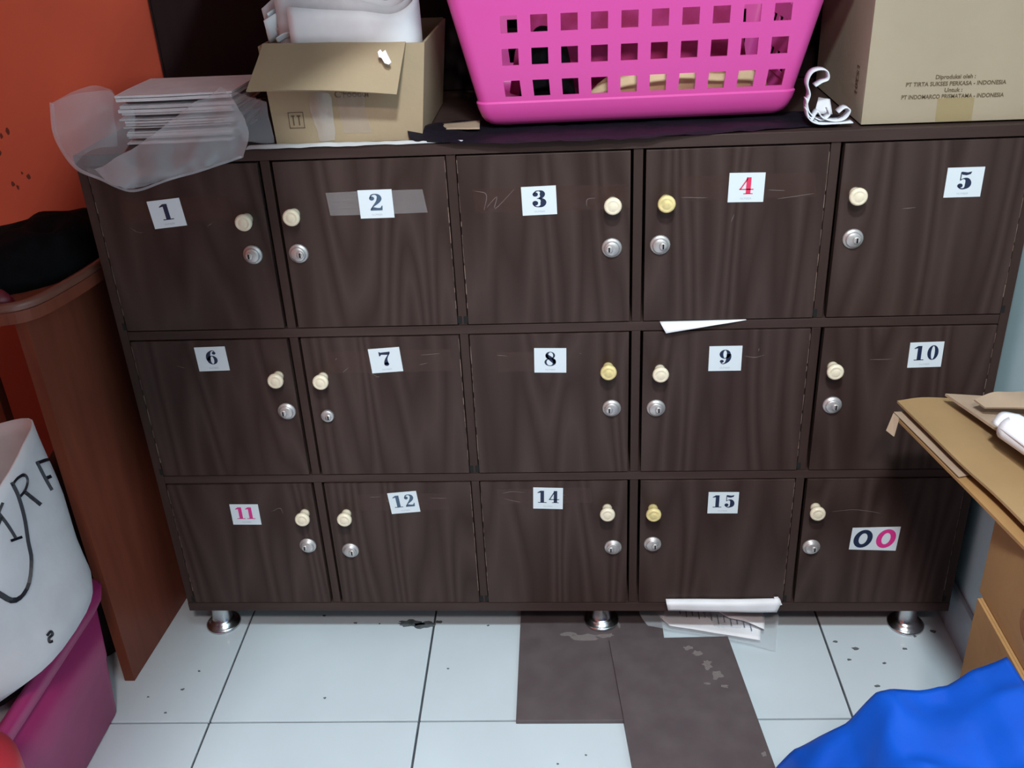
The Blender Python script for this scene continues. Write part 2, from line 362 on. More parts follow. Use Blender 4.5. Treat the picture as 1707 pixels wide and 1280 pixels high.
def digit(d, y, mi):
    """numeral of height 1, width about 0.6, centred on x = 0, in the x-z plane"""
    b = B()
    if d == '1':
        rect2(b, -0.10, 0.13, 0.03, 0.98, y, mi); rect2(b, -0.26, 0.29, 0.0, 0.055, y, mi)
        poly(b, [(-0.10, y, 0.98), (-0.29, y, 0.84), (-0.29, y, 0.79), (-0.10, y, 0.83)], mi)
    elif d == '2':
        disc2(b, -0.18, 0.73, 0.125, y, mi)
        stroke2(b, [(-0.27, 0.75, .05), (-0.18, 0.93, .07), (0.0, 0.975, .06), (0.15, 0.88, .17), (0.18, 0.70, .24), (0.08, 0.50, .18), (-0.12, 0.28, .08), (-0.26, 0.08, .05)], y, mi, 26)
        poly(b, [(-0.30, y, 0.0), (-0.28, y, 0.12), (-0.12, y, 0.20), (0.06, y, 0.15), (0.20, y, 0.15), (0.27, y, 0.28), (0.31, y, 0.28), (0.29, y, 0.0)], mi)
    elif d == '3':
        disc2(b, -0.17, 0.77, 0.13, y, mi); disc2(b, -0.19, 0.25, 0.14, y, mi)
        stroke2(b, [(-0.26, 0.80, .05), (-0.14, 0.95, .06), (0.02, 0.975, .05), (0.14, 0.90, .19), (0.17, 0.76, .26), (0.12, 0.60, .16), (-0.02, 0.53, .05), (-0.10, 0.525, .04)], y, mi, 26)
        stroke2(b, [(-0.04, 0.525, .04), (0.09, 0.49, .12), (0.19, 0.36, .26), (0.19, 0.22, .28), (0.11, 0.08, .17), (-0.05, 0.025, .05), (-0.20, 0.07, .06), (-0.29, 0.19, .06)], y, mi, 26)
    elif d == '4':
        rect2(b, -0.02, 0.20, 0.03, 0.98, y, mi); rect2(b, -0.13, 0.31, 0.0, 0.05, y, mi); rect2(b, -0.33, 0.33, 0.25, 0.31, y, mi)
        poly(b, [(-0.33, y, 0.26), (-0.25, y, 0.28), (0.03, y, 0.83), (0.03, y, 0.98)], mi)
    elif d == '5':
        poly(b, [(-0.20, y, 0.97), (-0.16, y, 1.0), (0.10, y, 0.95), (0.28, y, 1.0), (0.24, y, 0.86), (0.06, y, 0.79), (-0.14, y, 0.83)], mi)
        rect2(b, -0.21, -0.165, 0.50, 0.97, y, mi); disc2(b, -0.17, 0.20, 0.125, y, mi)
        stroke2(b, [(-0.19, 0.51, .04), (-0.06, 0.60, .05), (0.10, 0.56, .18), (0.18, 0.38, .27), (0.16, 0.18, .26), (0.04, 0.04, .10), (-0.12, 0.03, .06), (-0.26, 0.15, .05)], y, mi, 26)
    elif d in '69':
        ring2(b, 0.02, 0.31, 0.28, 0.31, 0.09, 0.27, y, mi, 0.0)
        stroke2(b, [(-0.17, 0.30, .22), (-0.18, 0.52, .24), (-0.12, 0.76, .20), (0.0, 0.93, .08), (0.12, 0.975, .05), (0.22, 0.90, .05)], y, mi, 20)
        disc2(b, 0.17, 0.80, 0.10, y, mi)
        if d == '9':
            for v in b.verts: v.co.x = -v.co.x; v.co.z = 1 - v.co.z
    elif d == '7':
        poly(b, [(-0.30, y, 1.0), (-0.26, y, 1.0), (-0.22, y, 0.95), (0.29, y, 0.98), (0.29, y, 0.86), (0.20, y, 0.76), (-0.18, y, 0.80), (-0.25, y, 0.70), (-0.30, y, 0.70)], mi)
        stroke2(b, [(0.27, 0.88, .05), (0.14, 0.66, .07), (0.05, 0.46, .13), (0.02, 0.25, .22), (0.03, 0.10, .25)], y, mi, 16); disc2(b, 0.03, 0.12, 0.13, y, mi)
    elif d == '8':
        ring2(b, 0.0, 0.74, 0.25, 0.26, 0.13, 0.22, y, mi, 0.02); ring2(b, 0.0, 0.27, 0.30, 0.27, 0.17, 0.23, y, mi, -0.02)
        stroke2(b, [(-0.17, 0.82, .12), (-0.12, 0.66, .24), (0.04, 0.50, .26), (0.17, 0.34, .26), (0.20, 0.18, .14)], y, mi, 16)
    elif d == '0':
        ring2(b, 0, 0.5, 0.31, 0.5, 0.10, 0.45, y, mi)
    return b
def join(bm, other, mtx):
    me = bpy.data.meshes.new('j'); other.to_mesh(me); other.free(); n0 = len(bm.verts)
    bm.from_mesh(me); bm.verts.ensure_lookup_table()
    for v in bm.verts[n0:]: v.co = mtx @ v.co
    bpy.data.meshes.remove(me)
def sticker(num, mi):
    bm = B(); wd, ht = 0.0555, 0.047
    box(bm, -wd / 2, wd / 2, -0.0006, 0.0004, -ht / 2, ht / 2)
    if num == '00': pass
    H = 0.0275; z0 = -0.0105 if len(num) == 1 else -0.0098
    W = 0.039 * 0.0 + H
    step = 0.0225 if num != '11' else 0.0195
    for k, c in enumerate(num):
        x = 0 if len(num) == 1 else (k - 0.5) * step
        sx = 1.28 if len(num) == 1 else 1.12
        join(bm, digit(c, -0.0009, mi), Matrix.Translation((x, 0, z0)) @ Matrix.Diagonal((H * sx * 0.62 / 0.62 * 0.95, 1, H, 1)))
    text_into(bm, 'NUMBER', 0.0045, Matrix.Translation((0, -0.0007, -0.0178)) @ Matrix.Rotation(math.pi / 2, 4, 'X'), 5, depth=0.00005)
    return bm
ST_M = [M_white, M_navy, M_red, M_slate, M_pinkprint, M_capt]

# ------------------------------------------------------------------ the locker cabinet
locker = thing('locker_cabinet', 'dark brown wood-grain locker cabinet with fifteen numbered doors and cream knobs', 'cabinet', (0.75, 0.2, 0))
LO = Vector((0.75, 0.2, 0))
def lp(name, x0, x1, y0, y1, z0, z1, m, bev=0.0008, parent=None):
    c = Vector(((x0 + x1) / 2, (y0 + y1) / 2, (z0 + z1) / 2))
    bm = bxo(x0 - c.x, x1 - c.x, y0 - c.y, y1 - c.y, z0 - c.z, z1 - c.z, bev)
    return obj(name, bm, m, parent or locker, loc=c - LO)
YD = 0.42
lp('side_panel', -0.0085, 0.0065, 0.002, YD, 0.0985, 1.001, M_frame)
lp('side_panel', 1.4935, 1.5085, 0.002, YD, 0.0985, 1.001, M_frame)
lp('top_board', -0.0085, 1.5085, 0.0, YD, 1.0015, 1.0195, M_rail)
lp('bottom_board', -0.0085, 1.5085, 0.001, YD, 0.0775, 0.098, M_rail)
lp('back_panel', 0.007, 1.493, YD - 0.006, YD - 0.001, 0.0985, 1.001, M_frame)
for z in (0.3885, 0.690):
    lp('shelf_board', 0.007, 1.493, 0.002, YD - 0.007, z, z + 0.0165, M_rail)
for z0, z1 in ((0.0985, 0.388), (0.4055, 0.6895), (0.707, 1.001)):
    for x in (0.302, 0.6015, 0.8965, 1.198):
        lp('divider_panel', x - 0.0075, x + 0.0075, 0.003, YD - 0.007, z0, z1, M_frame)
# feet
def foot_mesh():
    bm = B()
    lathe(bm, [(0.036, 0.0), (0.036, 0.004), (0.033, 0.007), (0.027, 0.009), (0.026, 0.013), (0.0225, 0.015), (0.0200, 0.018), (0.0185, 0.045), (0.019, 0.0775)], 28)
    return bm
ft = None
for x, y in ((0.033, 0.052), (0.836, 0.052), (1.452, 0.052), (0.033, 0.37), (0.836, 0.37), (1.452, 0.37)):
    if ft is None:
        ft = obj('foot', foot_mesh(), M_steel, locker, True, Vector((x, y, 0)) - LO)
    else:
        c = ft.copy(); c.location = Vector((x, y, 0)) - LO; link(c, locker)
        if x == 0.836 and y < .1: c.location.z += .0100; c.scale = (1, 1, .87)      # stands on the loose board
# knob and lock meshes shared by every door
bm = B(); lathe(bm, [(0.0095, 0.0), (0.009, 0.004), (0.0085, 0.010), (0.0105, 0.015), (0.0138, 0.018), (0.0142, 0.022), (0.0128, 0.0255), (0.0095, 0.0265), (0.0088, 0.0258), (0.0070, 0.0266), (0.002, 0.027)], 24, '-y')
KN = obj('knob', bm, M_cream, locker, True); KNY = None
bm = B(); lathe(bm, [(0.0165, 0.0), (0.0165, 0.0022), (0.0150, 0.0042), (0.0128, 0.0044), (0.0122, 0.0075), (0.0108, 0.0090), (0.003, 0.0092)], 26, '-y')
lathe(bm, [(0.0062, 0.0088), (0.0060, 0.0112), (0.0048, 0.0118), (0.001, 0.0118)], 18, '-y', 0, (0.0042, 0, 0))
box(bm, 0.0032, 0.0056, -0.0124, -0.0116, -0.0040, 0.0040, 0, 1)
LK = obj('lock', bm, [M_chrome, M_black], locker, True)
bm = B(); lathe(bm, [(0.0118, 0.0), (0.0118, 0.005), (0.0105, 0.0068), (0.003, 0.0070)], 26, '-y')
lathe(bm, [(0.0058, 0.0066), (0.0056, 0.0090), (0.001, 0.0094)], 18, '-y', 0, (0.002, 0, -0.001))
box(bm, 0.0010, 0.0034, -0.0100, -0.0092, -0.0048, 0.0030, 0, 1)
LKS = obj('lock', bm, [M_chrome, M_black], locker, True)
used = {'k': False, 'l': False, 's': False}
kyellow = KN.data.copy(); kyellow.materials[0] = M_yellow

XC = [(0.0090, 0.2915), (0.3135, 0.5925), (0.6110, 0.8860), (0.9070, 1.1885), (1.2095, 1.4920)]
ZR = [(0.1005, 0.3865), (0.4075, 0.6880), (0.7090, 0.9985)]
# number: column, row, hinge side, knob, lock, sticker centre, angle, colour index
DOORS = {
 '1': (0, 2, 'L', (.259, .907), (.258, .845), (.1263, .9197), 5.2, 1), '2': (1, 2, 'R', (.339, .913), (.336, .845), (.4754, .9256), 0.3, 3),
 '3': (2, 2, 'L', (.856, .917), (.855, .841), (.7393, .9233), 1.3, 1), '4': (3, 2, 'R', (.940, .918), (.933, .844), (1.0655, .9349), -0.9, 2),
 '5': (4, 2, 'R', (1.234, .921), (1.239, .846), (1.3977, .933), 0.1, 1), '6': (0, 1, 'L', (.265, .617), (.269, .545), (.1506, .6526), 1.2, 1),
 '7': (1, 1, 'R', (.345, .613), (.343, .535), (.4607, .644), 3.6, 1), '8': (2, 1, 'L', (.849, .623), (.855, .542), (.749, .6381), -1.2, 1),
 '9': (3, 1, 'R', (.938, .617), (.933, .541), (1.0488, .636), 0.0, 1), '10': (4, 1, 'R', (1.231, .617), (1.238, .542), (1.3831, .6365), 1.1, 1),
 '11': (0, 0, 'L', (.269, .320), (.264, .244), (.1521, .3181), -0.5, 4), '12': (1, 0, 'R', (.350, .319), (.347, .232), (.4633, .3433), 5.3, 3),
 '14': (2, 0, 'L', (.847, .327), (.858, .237), (.7367, .3504), -2.0, 1), '15': (3, 0, 'R', (.932, .326), (.933, .244), (1.0611, .3375), -0.5, 1),
 '00': (4, 0, 'R', (1.230, .326), (1.231, .236), (1.345, .2543), 0.5, 1)}
TAPES = {'2': [(0.395, 0.553, 0.908, 0.9465, M_tape)], '3': [(0.633, 0.880, 0.9055, 0.945, M_tape2)], '7': [(0.355, 0.575, 0.620, 0.662, M_tape2)],
         '8': [(0.655, 0.775, 0.617, 0.655, M_tape2)], '12': [(0.375, 0.545, 0.325, 0.362, M_tape2)], '14': [(0.640, 0.815, 0.338, 0.372, M_tape2)], '9': [], '4': [(0.96, 1.17, 0.916, 0.955, M_tape2)], '1': [(0.05, 0.235, 0.905, 0.945, M_tape2)]}
SCUFFS = {
 '3': [[(.637, .942), (.655, .936), (.650, .910)], [(.655, .915), (.672, .932), (.668, .912), (.700, .943)], [(.815, .912), (.816, .923), (.828, .925)]],
 '7': [[(.372, .646), (.374, .650)], [(.382, .622), (.392, .630)], [(.430, .620), (.442, .612), (.446, .612)], [(.525, .653), (.556, .655)], [(.520, .634), (.533, .637)]],
 '14': [[(.652, .362), (.668, .366), (.692, .364)], [(.655, .350), (.684, .342)], [(.757, .360), (.770, .357)]],
 '4': [[(.965, .922), (1.005, .920)], [(1.10, .930), (1.125, .928)], [(1.115, .915), (1.17, .922)], [(1.045, .880), (1.049, .891)]],
 '9': [[(1.082, .640), (1.098, .637), (1.114, .641)], [(1.104, .649), (1.105, .654)]],
 '12': [[(.40, .356), (.42, .357)], [(.515, .353), (.545, .352)], [(.430, .346), (.437, .347)]],
 '00': [[(1.262, .316), (1.30, .320), (1.335, .315), (1.350, .311)]], '10': [[(1.292, .629), (1.33, .629)]],
 '1': [[(.058, .898), (.068, .890), (.078, .888)], [(.190, .896), (.20, .902)]], '11': [[(.205, .325), (.222, .332), (.226, .320)]],
 '8': [[(.657, .650), (.675, .648)], [(.800, .650), (.803, .650)]], '6': [[(.085, .640), (.098, .635)]], '5': [[(1.31, .893), (1.33, .895)]]}
for num, (c, r, hs, kxy, lxy, sxy, ang, mi) in DOORS.items():
    x0, x1 = XC[c]; z0, z1 = ZR[r]
    cx, cz = (x0 + x1) / 2, (z0 + z1) / 2
    g = 0.0030
    if hs == 'L': x1 -= g - 0.0015; x0 += 0.0
    else: x0 += g - 0.0015
    bm = bxo(x0 - cx, x1 - cx, -0.0075, 0.0075, z0 - cz, z1 - cz, 0.0007)
    D = Vector((cx, 0.0075, cz))
    d = obj('door', bm, M_door, locker, loc=D - LO)
    # worn edge and pivot notch on the hinge side
    hx = (x0 - cx) if hs == 'L' else (x1 - cx)
    s = 1 if hs == 'L' else -1
    bm = B()
    rnd = random.Random(sum(map(ord, num)) + c * 7 + r); z = z0 - cz + 0.03
    while z < z1 - cz - 0.012:
        ln = rnd.uniform(0.008, 0.035)
        wv = rnd.uniform(0.0004, 0.0013)
        box(bm, hx - 0.0001 if s > 0 else hx - wv, hx + wv if s > 0 else hx + 0.0001, -0.0079, -0.007, z, min(z + ln, z1 - cz - 0.006)); z += ln + rnd.uniform(0.001, 0.016)
    obj('worn_edge', bm, M_edge, d)
    bm = B(); box(bm, hx - 0.004 * s - 0.0035, hx - 0.004 * s + 0.0035, -0.006, 0.002, z0 - cz + 0.001, z0 - cz + 0.014, 0.0005)
    obj('hinge', bm, M_black, d)
    def place(src, flag, xy, depth=0.0):
        o = src
        if used[flag]: o = src.copy(); link(o, d)
        else: o.parent = d; used[flag] = True
        o.location = (xy[0] - cx, -0.0075, xy[1] - cz); return o
    k = place(KN, 'k', kxy)
    if num in ('4', '8', '15', '2', '5'):
        if num in ('4', '8', '15'):
            k.data = kyellow; k['label'] = 'yellowed knob'
    if num == '7': lk = place(LKS, 's', lxy)
    else: lk = place(LK, 'l', lxy)
    lk.rotation_euler = (0, 0 if hs == 'R' else math.pi, 0)
    if num == '00':
        bm = B()
        prism(bm, [(-.0440, 0, -.0245), (.0425, 0, -.0285), (.0455, 0, .0265), (-.0420, 0, .0250)], (0, -.0006, 0))
        ring2(bm, -.0205, .0002, .0170, 0.0205, .0076, .0125, -.0010, 1, 0, 0.14); ring2(bm, .0215, .0000, .0175, .0215, .0078, .0130, -.0010, 4, 0, 0.14)
    else:
        bm = sticker(num, mi)
    st = obj('number_sticker', bm, ST_M, d, loc=(sxy[0] - cx, -0.0082, sxy[1] - cz))
    st.rotation_euler = (0, -math.radians(ang), 0)
    st['label'] = 'white sticker printed %s' % num
    for (ta, tb, tc, td, tm) in TAPES.get(num, []):
        t = surf([[(ta - cx, -0.0080, td - cz), ((ta + tb) / 2 - cx, -0.0080, td - cz + .001), (tb - cx, -0.0080, td - cz + .001)],
                  [(ta - cx + .003, -0.0080, tc - cz), ((ta + tb) / 2 - cx, -0.0080, tc - cz), (tb - cx + .005, -0.0080, tc - cz + .001)]], 24, 6, 0.00012, 120, c)
        obj('tape_strip', t, tm, d, True)
    if num in SCUFFS:
        for ln in SCUFFS[num]:
            bm = B()
            P = spline([(a - cx, b - cz, 0.0010) for a, b in ln], 8)
            n = len(P)
            stroke2(bm, [(p.x, p.y, 0.0012 * (0.35 + math.sin(math.pi * (i + .5) / n) * 0.65)) for i, p in enumerate(P)], -0.0083, 0, 12, 0.0002)
            obj('scuff_mark', bm, M_scuff, d)

# ------------------------------------------------------------------ on top of the cabinet
ZT = 1.0198
# crumpled black plastic sheet under the basket
bm = surf([[(0.530, 0.090, ZT + .010), (0.62, 0.13, ZT + .005), (0.75, 0.14, ZT + .003), (0.90, 0.14, ZT + .003), (1.05, 0.14, ZT + .003), (1.20, 0.12, ZT + .003)],
           [(0.534, 0.035, ZT + .022), (0.62, 0.06, ZT + .004), (0.75, 0.06, ZT + .003), (0.90, 0.06, ZT + .003), (1.05, 0.08, ZT + .003), (1.222, 0.07, ZT + .004)],
           [(0.537, 0.012, ZT + .008), (0.61, 0.010, ZT + .005), (0.72, 0.0, ZT + .004), (0.90, 0.0, ZT + .004), (1.06, 0.025, ZT + .006), (1.20, 0.034, ZT + .003)],
           [(0.548, 0.002, ZT + .004), (0.612, -.010, ZT + .002), (0.717, -.020, ZT + .002), (0.89, -.016, ZT + .002), (1.06, 0.006, ZT + .002), (1.19, 0.026, ZT + .002)]], 70, 18, 0.0028, 45, 2)
for v in bm.verts: v.co.z = max(v.co.z, ZT + 0.0008)
tag(obj('plastic_sheet', bm, M_blackpl, None, True), 'crumpled shiny black plastic sheet spread under the pink basket', 'plastic sheet')
bm = surf([[(0.285, 0.017, ZT + .003), (0.42, 0.016, ZT + .003), (0.55, 0.012, ZT + .003)], [(0.280, 0.006, ZT + .005), (0.42, 0.006, ZT + .005), (0.60, 0.005, ZT + .004)],
           [(0.278, -.006, ZT + .002), (0.42, -.005, ZT + .002), (0.66, -.003, ZT + .002)]], 50, 8, 0.0016, 40, 5)
for v in bm.verts: v.co.z = max(v.co.z, ZT + 0.0008)
tag(obj('plastic_wrapper', bm, M_glossw, None, True), 'narrow glossy whitish plastic wrapper along the cabinet top edge before the open carton', 'wrapper')
bm = surf([[(0.575, 0.10, ZT + .0075), (0.64, 0.12, ZT + .0075)], [(0.57, 0.06, ZT + .0075), (0.645, 0.055, ZT + .0075)]], 8, 5, 0.0008, 30, 8, thick=0.0006)
tag(obj('paper_scrap', bm, M_cardG, None, True), 'beige scrap of paper on the black sheet left of the basket', 'paper')

# cardboard carton with a flap folded out, papers inside
carton = thing('open_carton', 'small open tan carton with front flap hanging out and papers inside', 'box', (0.44, 0.16, ZT))
CO = Vector((0.44, 0.16, ZT))
def cp(name, bm, m, parent=carton, sm=False, off=CO):
    for v in bm.verts: v.co -= off
    return obj(name, bm, m, parent, sm)
t = 0.004
bm = B(); prism(bm, [(.322, .020, ZT + .002), (.557, .020, ZT + .002), (.573, .020, 1.168), (.316, .020, 1.172)], (0, t, 0)); front = cp('front_wall', bm, M_card)
bm = B(); prism(bm, [(.322, .024, ZT + .002), (.322, .295, ZT + .002), (.316, .295, 1.172), (.316, .024, 1.172)], (t, 0, 0)); cp('side_wall', bm, M_card)
bm = B(); prism(bm, [(.553, .024, ZT + .002), (.553, .295, ZT + .002), (.569, .295, 1.168), (.569, .024, 1.168)], (t, 0, 0)); cp('side_wall', bm, M_card)
bm = B(); prism(bm, [(.326, .291, ZT + .002), (.553, .291, ZT + .002), (.569, .291, 1.170), (.320, .291, 1.172)], (0, t, 0)); cp('back_wall', bm, M_card)
cp('bottom', bxo(.326, .553, .024, .291, ZT + .002, ZT + .006), M_card)
bm = surf([[(.325, .017, 1.1765), (.44, .016, 1.174), (.545, .017, 1.171)], [(.318, -.010, 1.150), (.435, -.010, 1.150), (.540, -.010, 1.142)],
           [(.3045, -.034, 1.1175), (.36, -.036, 1.112), (.43, -.036, 1.1165), (.535, -.034, 1.103)][:4]][:2] +
          [[(.3045, -.034, 1.1165), (.425, -.038, 1.1145), (.533, -.034, 1.103)]], 20, 8, 0.0012, 14, 3, thick=-0.0035)
flap = cp('flap', bm, M_card, sm=False)
bm = B(); rnd = random.Random(4)
pts = [(.5075, -.0125, 1.158), (.5115, -.0105, 1.161), (.514, -.010, 1.157), (.519, -.0105, 1.160), (.523, -.016, 1.153), (.528, -.021, 1.144), (.524, -.023, 1.141), (.518, -.022, 1.143), (.513, -.017, 1.150), (.509, -.0155, 1.151)]
prism(bm, [Vector(p) + Vector((0, -.0045, .0045)) for p in pts], (0, -.0005, .0005)); cp('torn_label', bm, M_paper)['label'] = 'white torn label remnant on the flap'
bm = B()   # small printed mark on the front
for (a, b, c_, d_) in ((.347, .3715, 1.0705, 1.0715), (.347, .3715, 1.0465, 1.0475), (.347, .348, 1.0465, 1.0715), (.3705, .3715, 1.0465, 1.0715), (.3535, .3555, 1.051, 1.065), (.3625, .3645, 1.051, 1.065), (.3515, .3570, 1.0645, 1.0665), (.3605, .3665, 1.0645, 1.0665)):
    box(bm, a, b, .0192, .0198, c_, d_)
cp('printed_mark', bm, M_cardP)
bm = B(); text_into(bm, 'FRAGILE'[:0] + 'C\'Foodol', 0.0145, Matrix.Translation((.452, .0195, 1.096)) @ Matrix.Rotation(math.pi / 2, 4, 'X'), 0, 0.0003)
cp('printed_text', bm, M_cardP)
bm = surf([[(.428, .0190, 1.097), (.450, .0188, 1.097), (.473, .0190, 1.097)], [(.430, .0188, 1.068), (.452, .0182, 1.068), (.472, .0188, 1.068)], [(.434, .0190, 1.036), (.455, .0186, 1.036), (.478, .0190, 1.036)]], 14, 16, 0.0010, 90, 3)
for v in bm.verts: v.co.y = min(v.co.y, 0.0193)
cp('tape_strip', bm, M_ptape, sm=True)
bm = surf([[(.388, .018, 1.098), (.402, .012, 1.103), (.420, .016, 1.099)], [(.384, .015, 1.078), (.400, .008, 1.080), (.421, .014, 1.076)], [(.388, .017, 1.055), (.402, .014, 1.055), (.420, .017, 1.053)], [(.394, .016, 1.026), (.404, .015, 1.026), (.418, .016, 1.026)]], 14, 18, 0.0022, 70, 6)
for v in bm.verts: v.co.y = min(v.co.y, 0.0190)
cp('loose_tape', bm, M_film2, sm=True)['label'] = 'crinkled clear tape hanging under the flap'

# papers in the carton
def sheet(name, ctrl, m, label, cat='paper', group=None, nu=26, nv=8, amp=0.001, seed=0, thick=0.0006):
    return tag(obj(name, surf(ctrl, nu, nv, amp, 16, seed, thick=thick), m, None, True), label, cat, group)
def wall_sheet(path, zb, zt, lean=0.0):
    return [[(x, y + lean * k / 3 , b + (a - b) * k / 3) for (x, y), a, b in zip(path, zt, zb)] for k in range(4)]
sheet('folded_newsprint', wall_sheet([(.366, .034), (.42, .032), (.48, .032), (.525, .034), (.553, .050), (.560, .085), (.553, .13)], [1.10] * 7, [1.226, 1.221, 1.216, 1.210, 1.222, 1.242, 1.262], -.006),
      M_paper, 'large white folded sheet at the front of the open carton', seed=1)
sheet('folded_newsprint', wall_sheet([(.345, .050), (.41, .048), (.48, .046), (.520, .048), (.545, .062), (.551, .095), (.544, .15)], [1.10] * 7, [1.246, 1.238, 1.228, 1.219, 1.228, 1.248, 1.270], -.006),
      M_paper2, 'grey white folded sheet just behind the front sheet of the carton', seed=2)
sheet('folded_newsprint', wall_sheet([(.340, .080), (.40, .076), (.47, .070), (.512, .066), (.536, .080), (.541, .11), (.534, .16)], [1.10] * 7, [1.262, 1.254, 1.240, 1.226, 1.236, 1.256, 1.278], -.004),
      M_paper, 'white folded sheet third from the front in the open carton', seed=3)
sheet('folded_newsprint', wall_sheet([(.340, .150), (.40, .142), (.46, .135), (.50, .130), (.522, .15), (.525, .18), (.518, .21)], [1.10] * 7, [1.285, 1.278, 1.268, 1.258, 1.262, 1.275, 1.29], 0),
      M_paper2, 'grey white folded sheet deepest inside the open carton', seed=4)
rnd = random.Random(11)
loose = [((.325, .040, 1.205), (.385, .060, 1.228), .050), ((.322, .050, 1.188), (.375, .046, 1.195), .028), ((.340, .036, 1.180), (.372, .040, 1.187), .022),
         ((.318, .060, 1.222), (.372, .070, 1.250), .045), ((.330, .045, 1.216), (.36, .08, 1.222), .03)]
for i, (a, b, wd) in enumerate(loose):
    a = Vector(a); b = Vector(b); n = Vector((0.006, .25, -.95)) * wd
    sheet('loose_paper', [[a, (a + b) / 2 + Vector((0, 0, .004)), b], [a + n + Vector((0, 0, .012)), (a + b) / 2 + n + Vector((0, 0, .016)), b + n + Vector((0, 0, .012))]][:2], (M_paper, M_paper2)[i % 2],
          'small crumpled white paper at the carton left end, ' + ('middle height, widest', 'low, tucked behind the flap', 'lowest, nearest the front', 'highest, at the top', 'upright between the others')[i], 'paper', 'crumpled papers at the left of the open carton', 8, 4, .003, i + 3)

panel = thing('back_wall_shade', 'wide dark board added for the shadow on the back wall behind the cartons and pink basket', 'board', (.26, .43, ZT))  # added dark board, stands in for shade on the orange wall
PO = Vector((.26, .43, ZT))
cp('board', bxo(-.005, 1.46, .424, .440, ZT + .0005, 1.345, .001), M_wallshade, panel, False, PO)
cp('edge_strip', bxo(-.009, -.0055, .423, .441, ZT + .0005, 1.345, .0005), M_wallshade, panel, False, PO)

# booklets in a clear plastic bag
bag = thing('plastic_bag', 'clear plastic bag of papers slumped over the cabinet top left corner', 'plastic bag', (0.13, 0.04, ZT))
BO = Vector((0.13, 0.04, ZT))
rnd = random.Random(3); z = ZT + 0.001; k = 0; BK = []
while z < 1.098:
    th = rnd.choice((.0022, .0034, .005)); ox, oy = rnd.uniform(-.006, .006), rnd.uniform(-.006, .006)
    bend = [rnd.uniform(0, .0015) for _ in range(2)]
    x1 = .236 + (z - 1.03) * 0.25
    bm = surf([[(.058 + ox, .062 + oy, z), (.13, .060 + oy, z + bend[0] * 0.2), (x1 + ox, .064 + oy, z + .001)], [(.055 + ox, .12 + oy, z), (.13, .12, z), (x1 + ox, .12, z)],
               [(.058 + ox, .215 + oy, z), (.13, .215, z), (x1 + ox, .215 + oy, z)]], 10, 4, 0, thick=th)
    BK.append(tag(obj('booklet', bm, (M_paper, M_paper2)[k % 3 == 1]), None, 'booklet', 'booklets stacked in the clear bag'))
    z += th + rnd.choice((.0008, .0016, .0055)); k += 1
ORD = ['topmost', 'second', 'third', 'fourth', 'fifth', 'sixth', 'seventh', 'eighth', 'ninth', 'tenth', 'eleventh', 'twelfth', 'thirteenth', 'fourteenth', 'fifteenth', 'sixteenth', 'seventeenth', 'eighteenth', 'nineteenth', 'twentieth']
for i, o in enumerate(BK[::-1]):
    o['label'] = ('topmost white booklet of the stack in the clear plastic bag' if i == 0 else 'lowest white booklet of the stack in the clear plastic bag' if i == len(BK) - 1 else
                  'white booklet in the clear plastic bag, %s from the top of its stack' % ORD[i])
def bagp(name, ctrl, m, amp, seed, nu=36, nv=22, ymax=None):
    bm = surf(ctrl, nu, nv, amp, 24, seed, ridge=True)
    cp(name, bm, m, bag, True, BO)
bagp('front_film', [[(.036, -.030, 1.000), (.115, -.020, 1.040), (.19, .012, 1.085), (.243, .034, 1.112)], [(.055, -.036, .985), (.135, -.034, 1.012), (.21, -.014, 1.055), (.270, .008, 1.090)],
                    [(.075, -.034, .974), (.145, -.036, .992), (.215, -.030, 1.022), (.290, -.012, 1.046)], [(.090, -.026, .967), (.15, -.028, .982), (.212, -.028, .997), (.277, -.022, 1.014)]], M_film, .0055, 2)
bagp('side_film', [[(-.024, .004, 1.102), (-.026, -.006, 1.050), (.006, -.026, 1.008), (.045, -.032, .988), (.090, -.027, .967)], [(.020, .012, 1.116), (.030, .0, 1.060), (.045, -.022, 1.015), (.065, -.03, .992), (.10, -.030, .975)],
                   [(.062, .030, 1.114), (.088, .040, 1.082), (.088, .030, 1.045), (.080, -.005, 1.018), (.11, -.022, .995)]], M_film2, .0030, 5)
bagp('rim', [[(-.026, .004, 1.104), (-.028, -.006, 1.050), (.004, -.028, 1.007), (.045, -.034, .987), (.090, -.029, .9655), (.15, -.030, .981), (.212, -.030, .996), (.277, -.024, 1.013)],
             [(-.019, .004, 1.101), (-.020, -.008, 1.050), (.010, -.029, 1.011), (.048, -.035, .991), (.090, -.031, .970), (.15, -.032, .985), (.212, -.032, 1.000), (.277, -.026, 1.017)]], M_film, .0006, 7, 50, 2)
bagp('rear_film', [[(.240, .036, 1.110), (.285, .02, 1.100), (.318, .012, 1.092)], [(.268, .004, 1.070), (.295, .008, 1.062), (.318, .014, 1.06)], [(.277, .002, 1.032), (.30, .010, 1.026), (.318, .016, 1.024)]], M_film2, .003, 9, 14, 12)
bagp('inner_film', [[(-.024, .004, 1.102), (.020, .05, 1.118), (.055, .056, 1.108)], [(-.0265, -.004, 1.05), (.010, .035, 1.065), (.050, .05, 1.06)], [(.004, -.026, 1.01), (.02, .012, 1.026), (.05, .04, 1.024)]], M_film2, .002, 12, 14, 12)

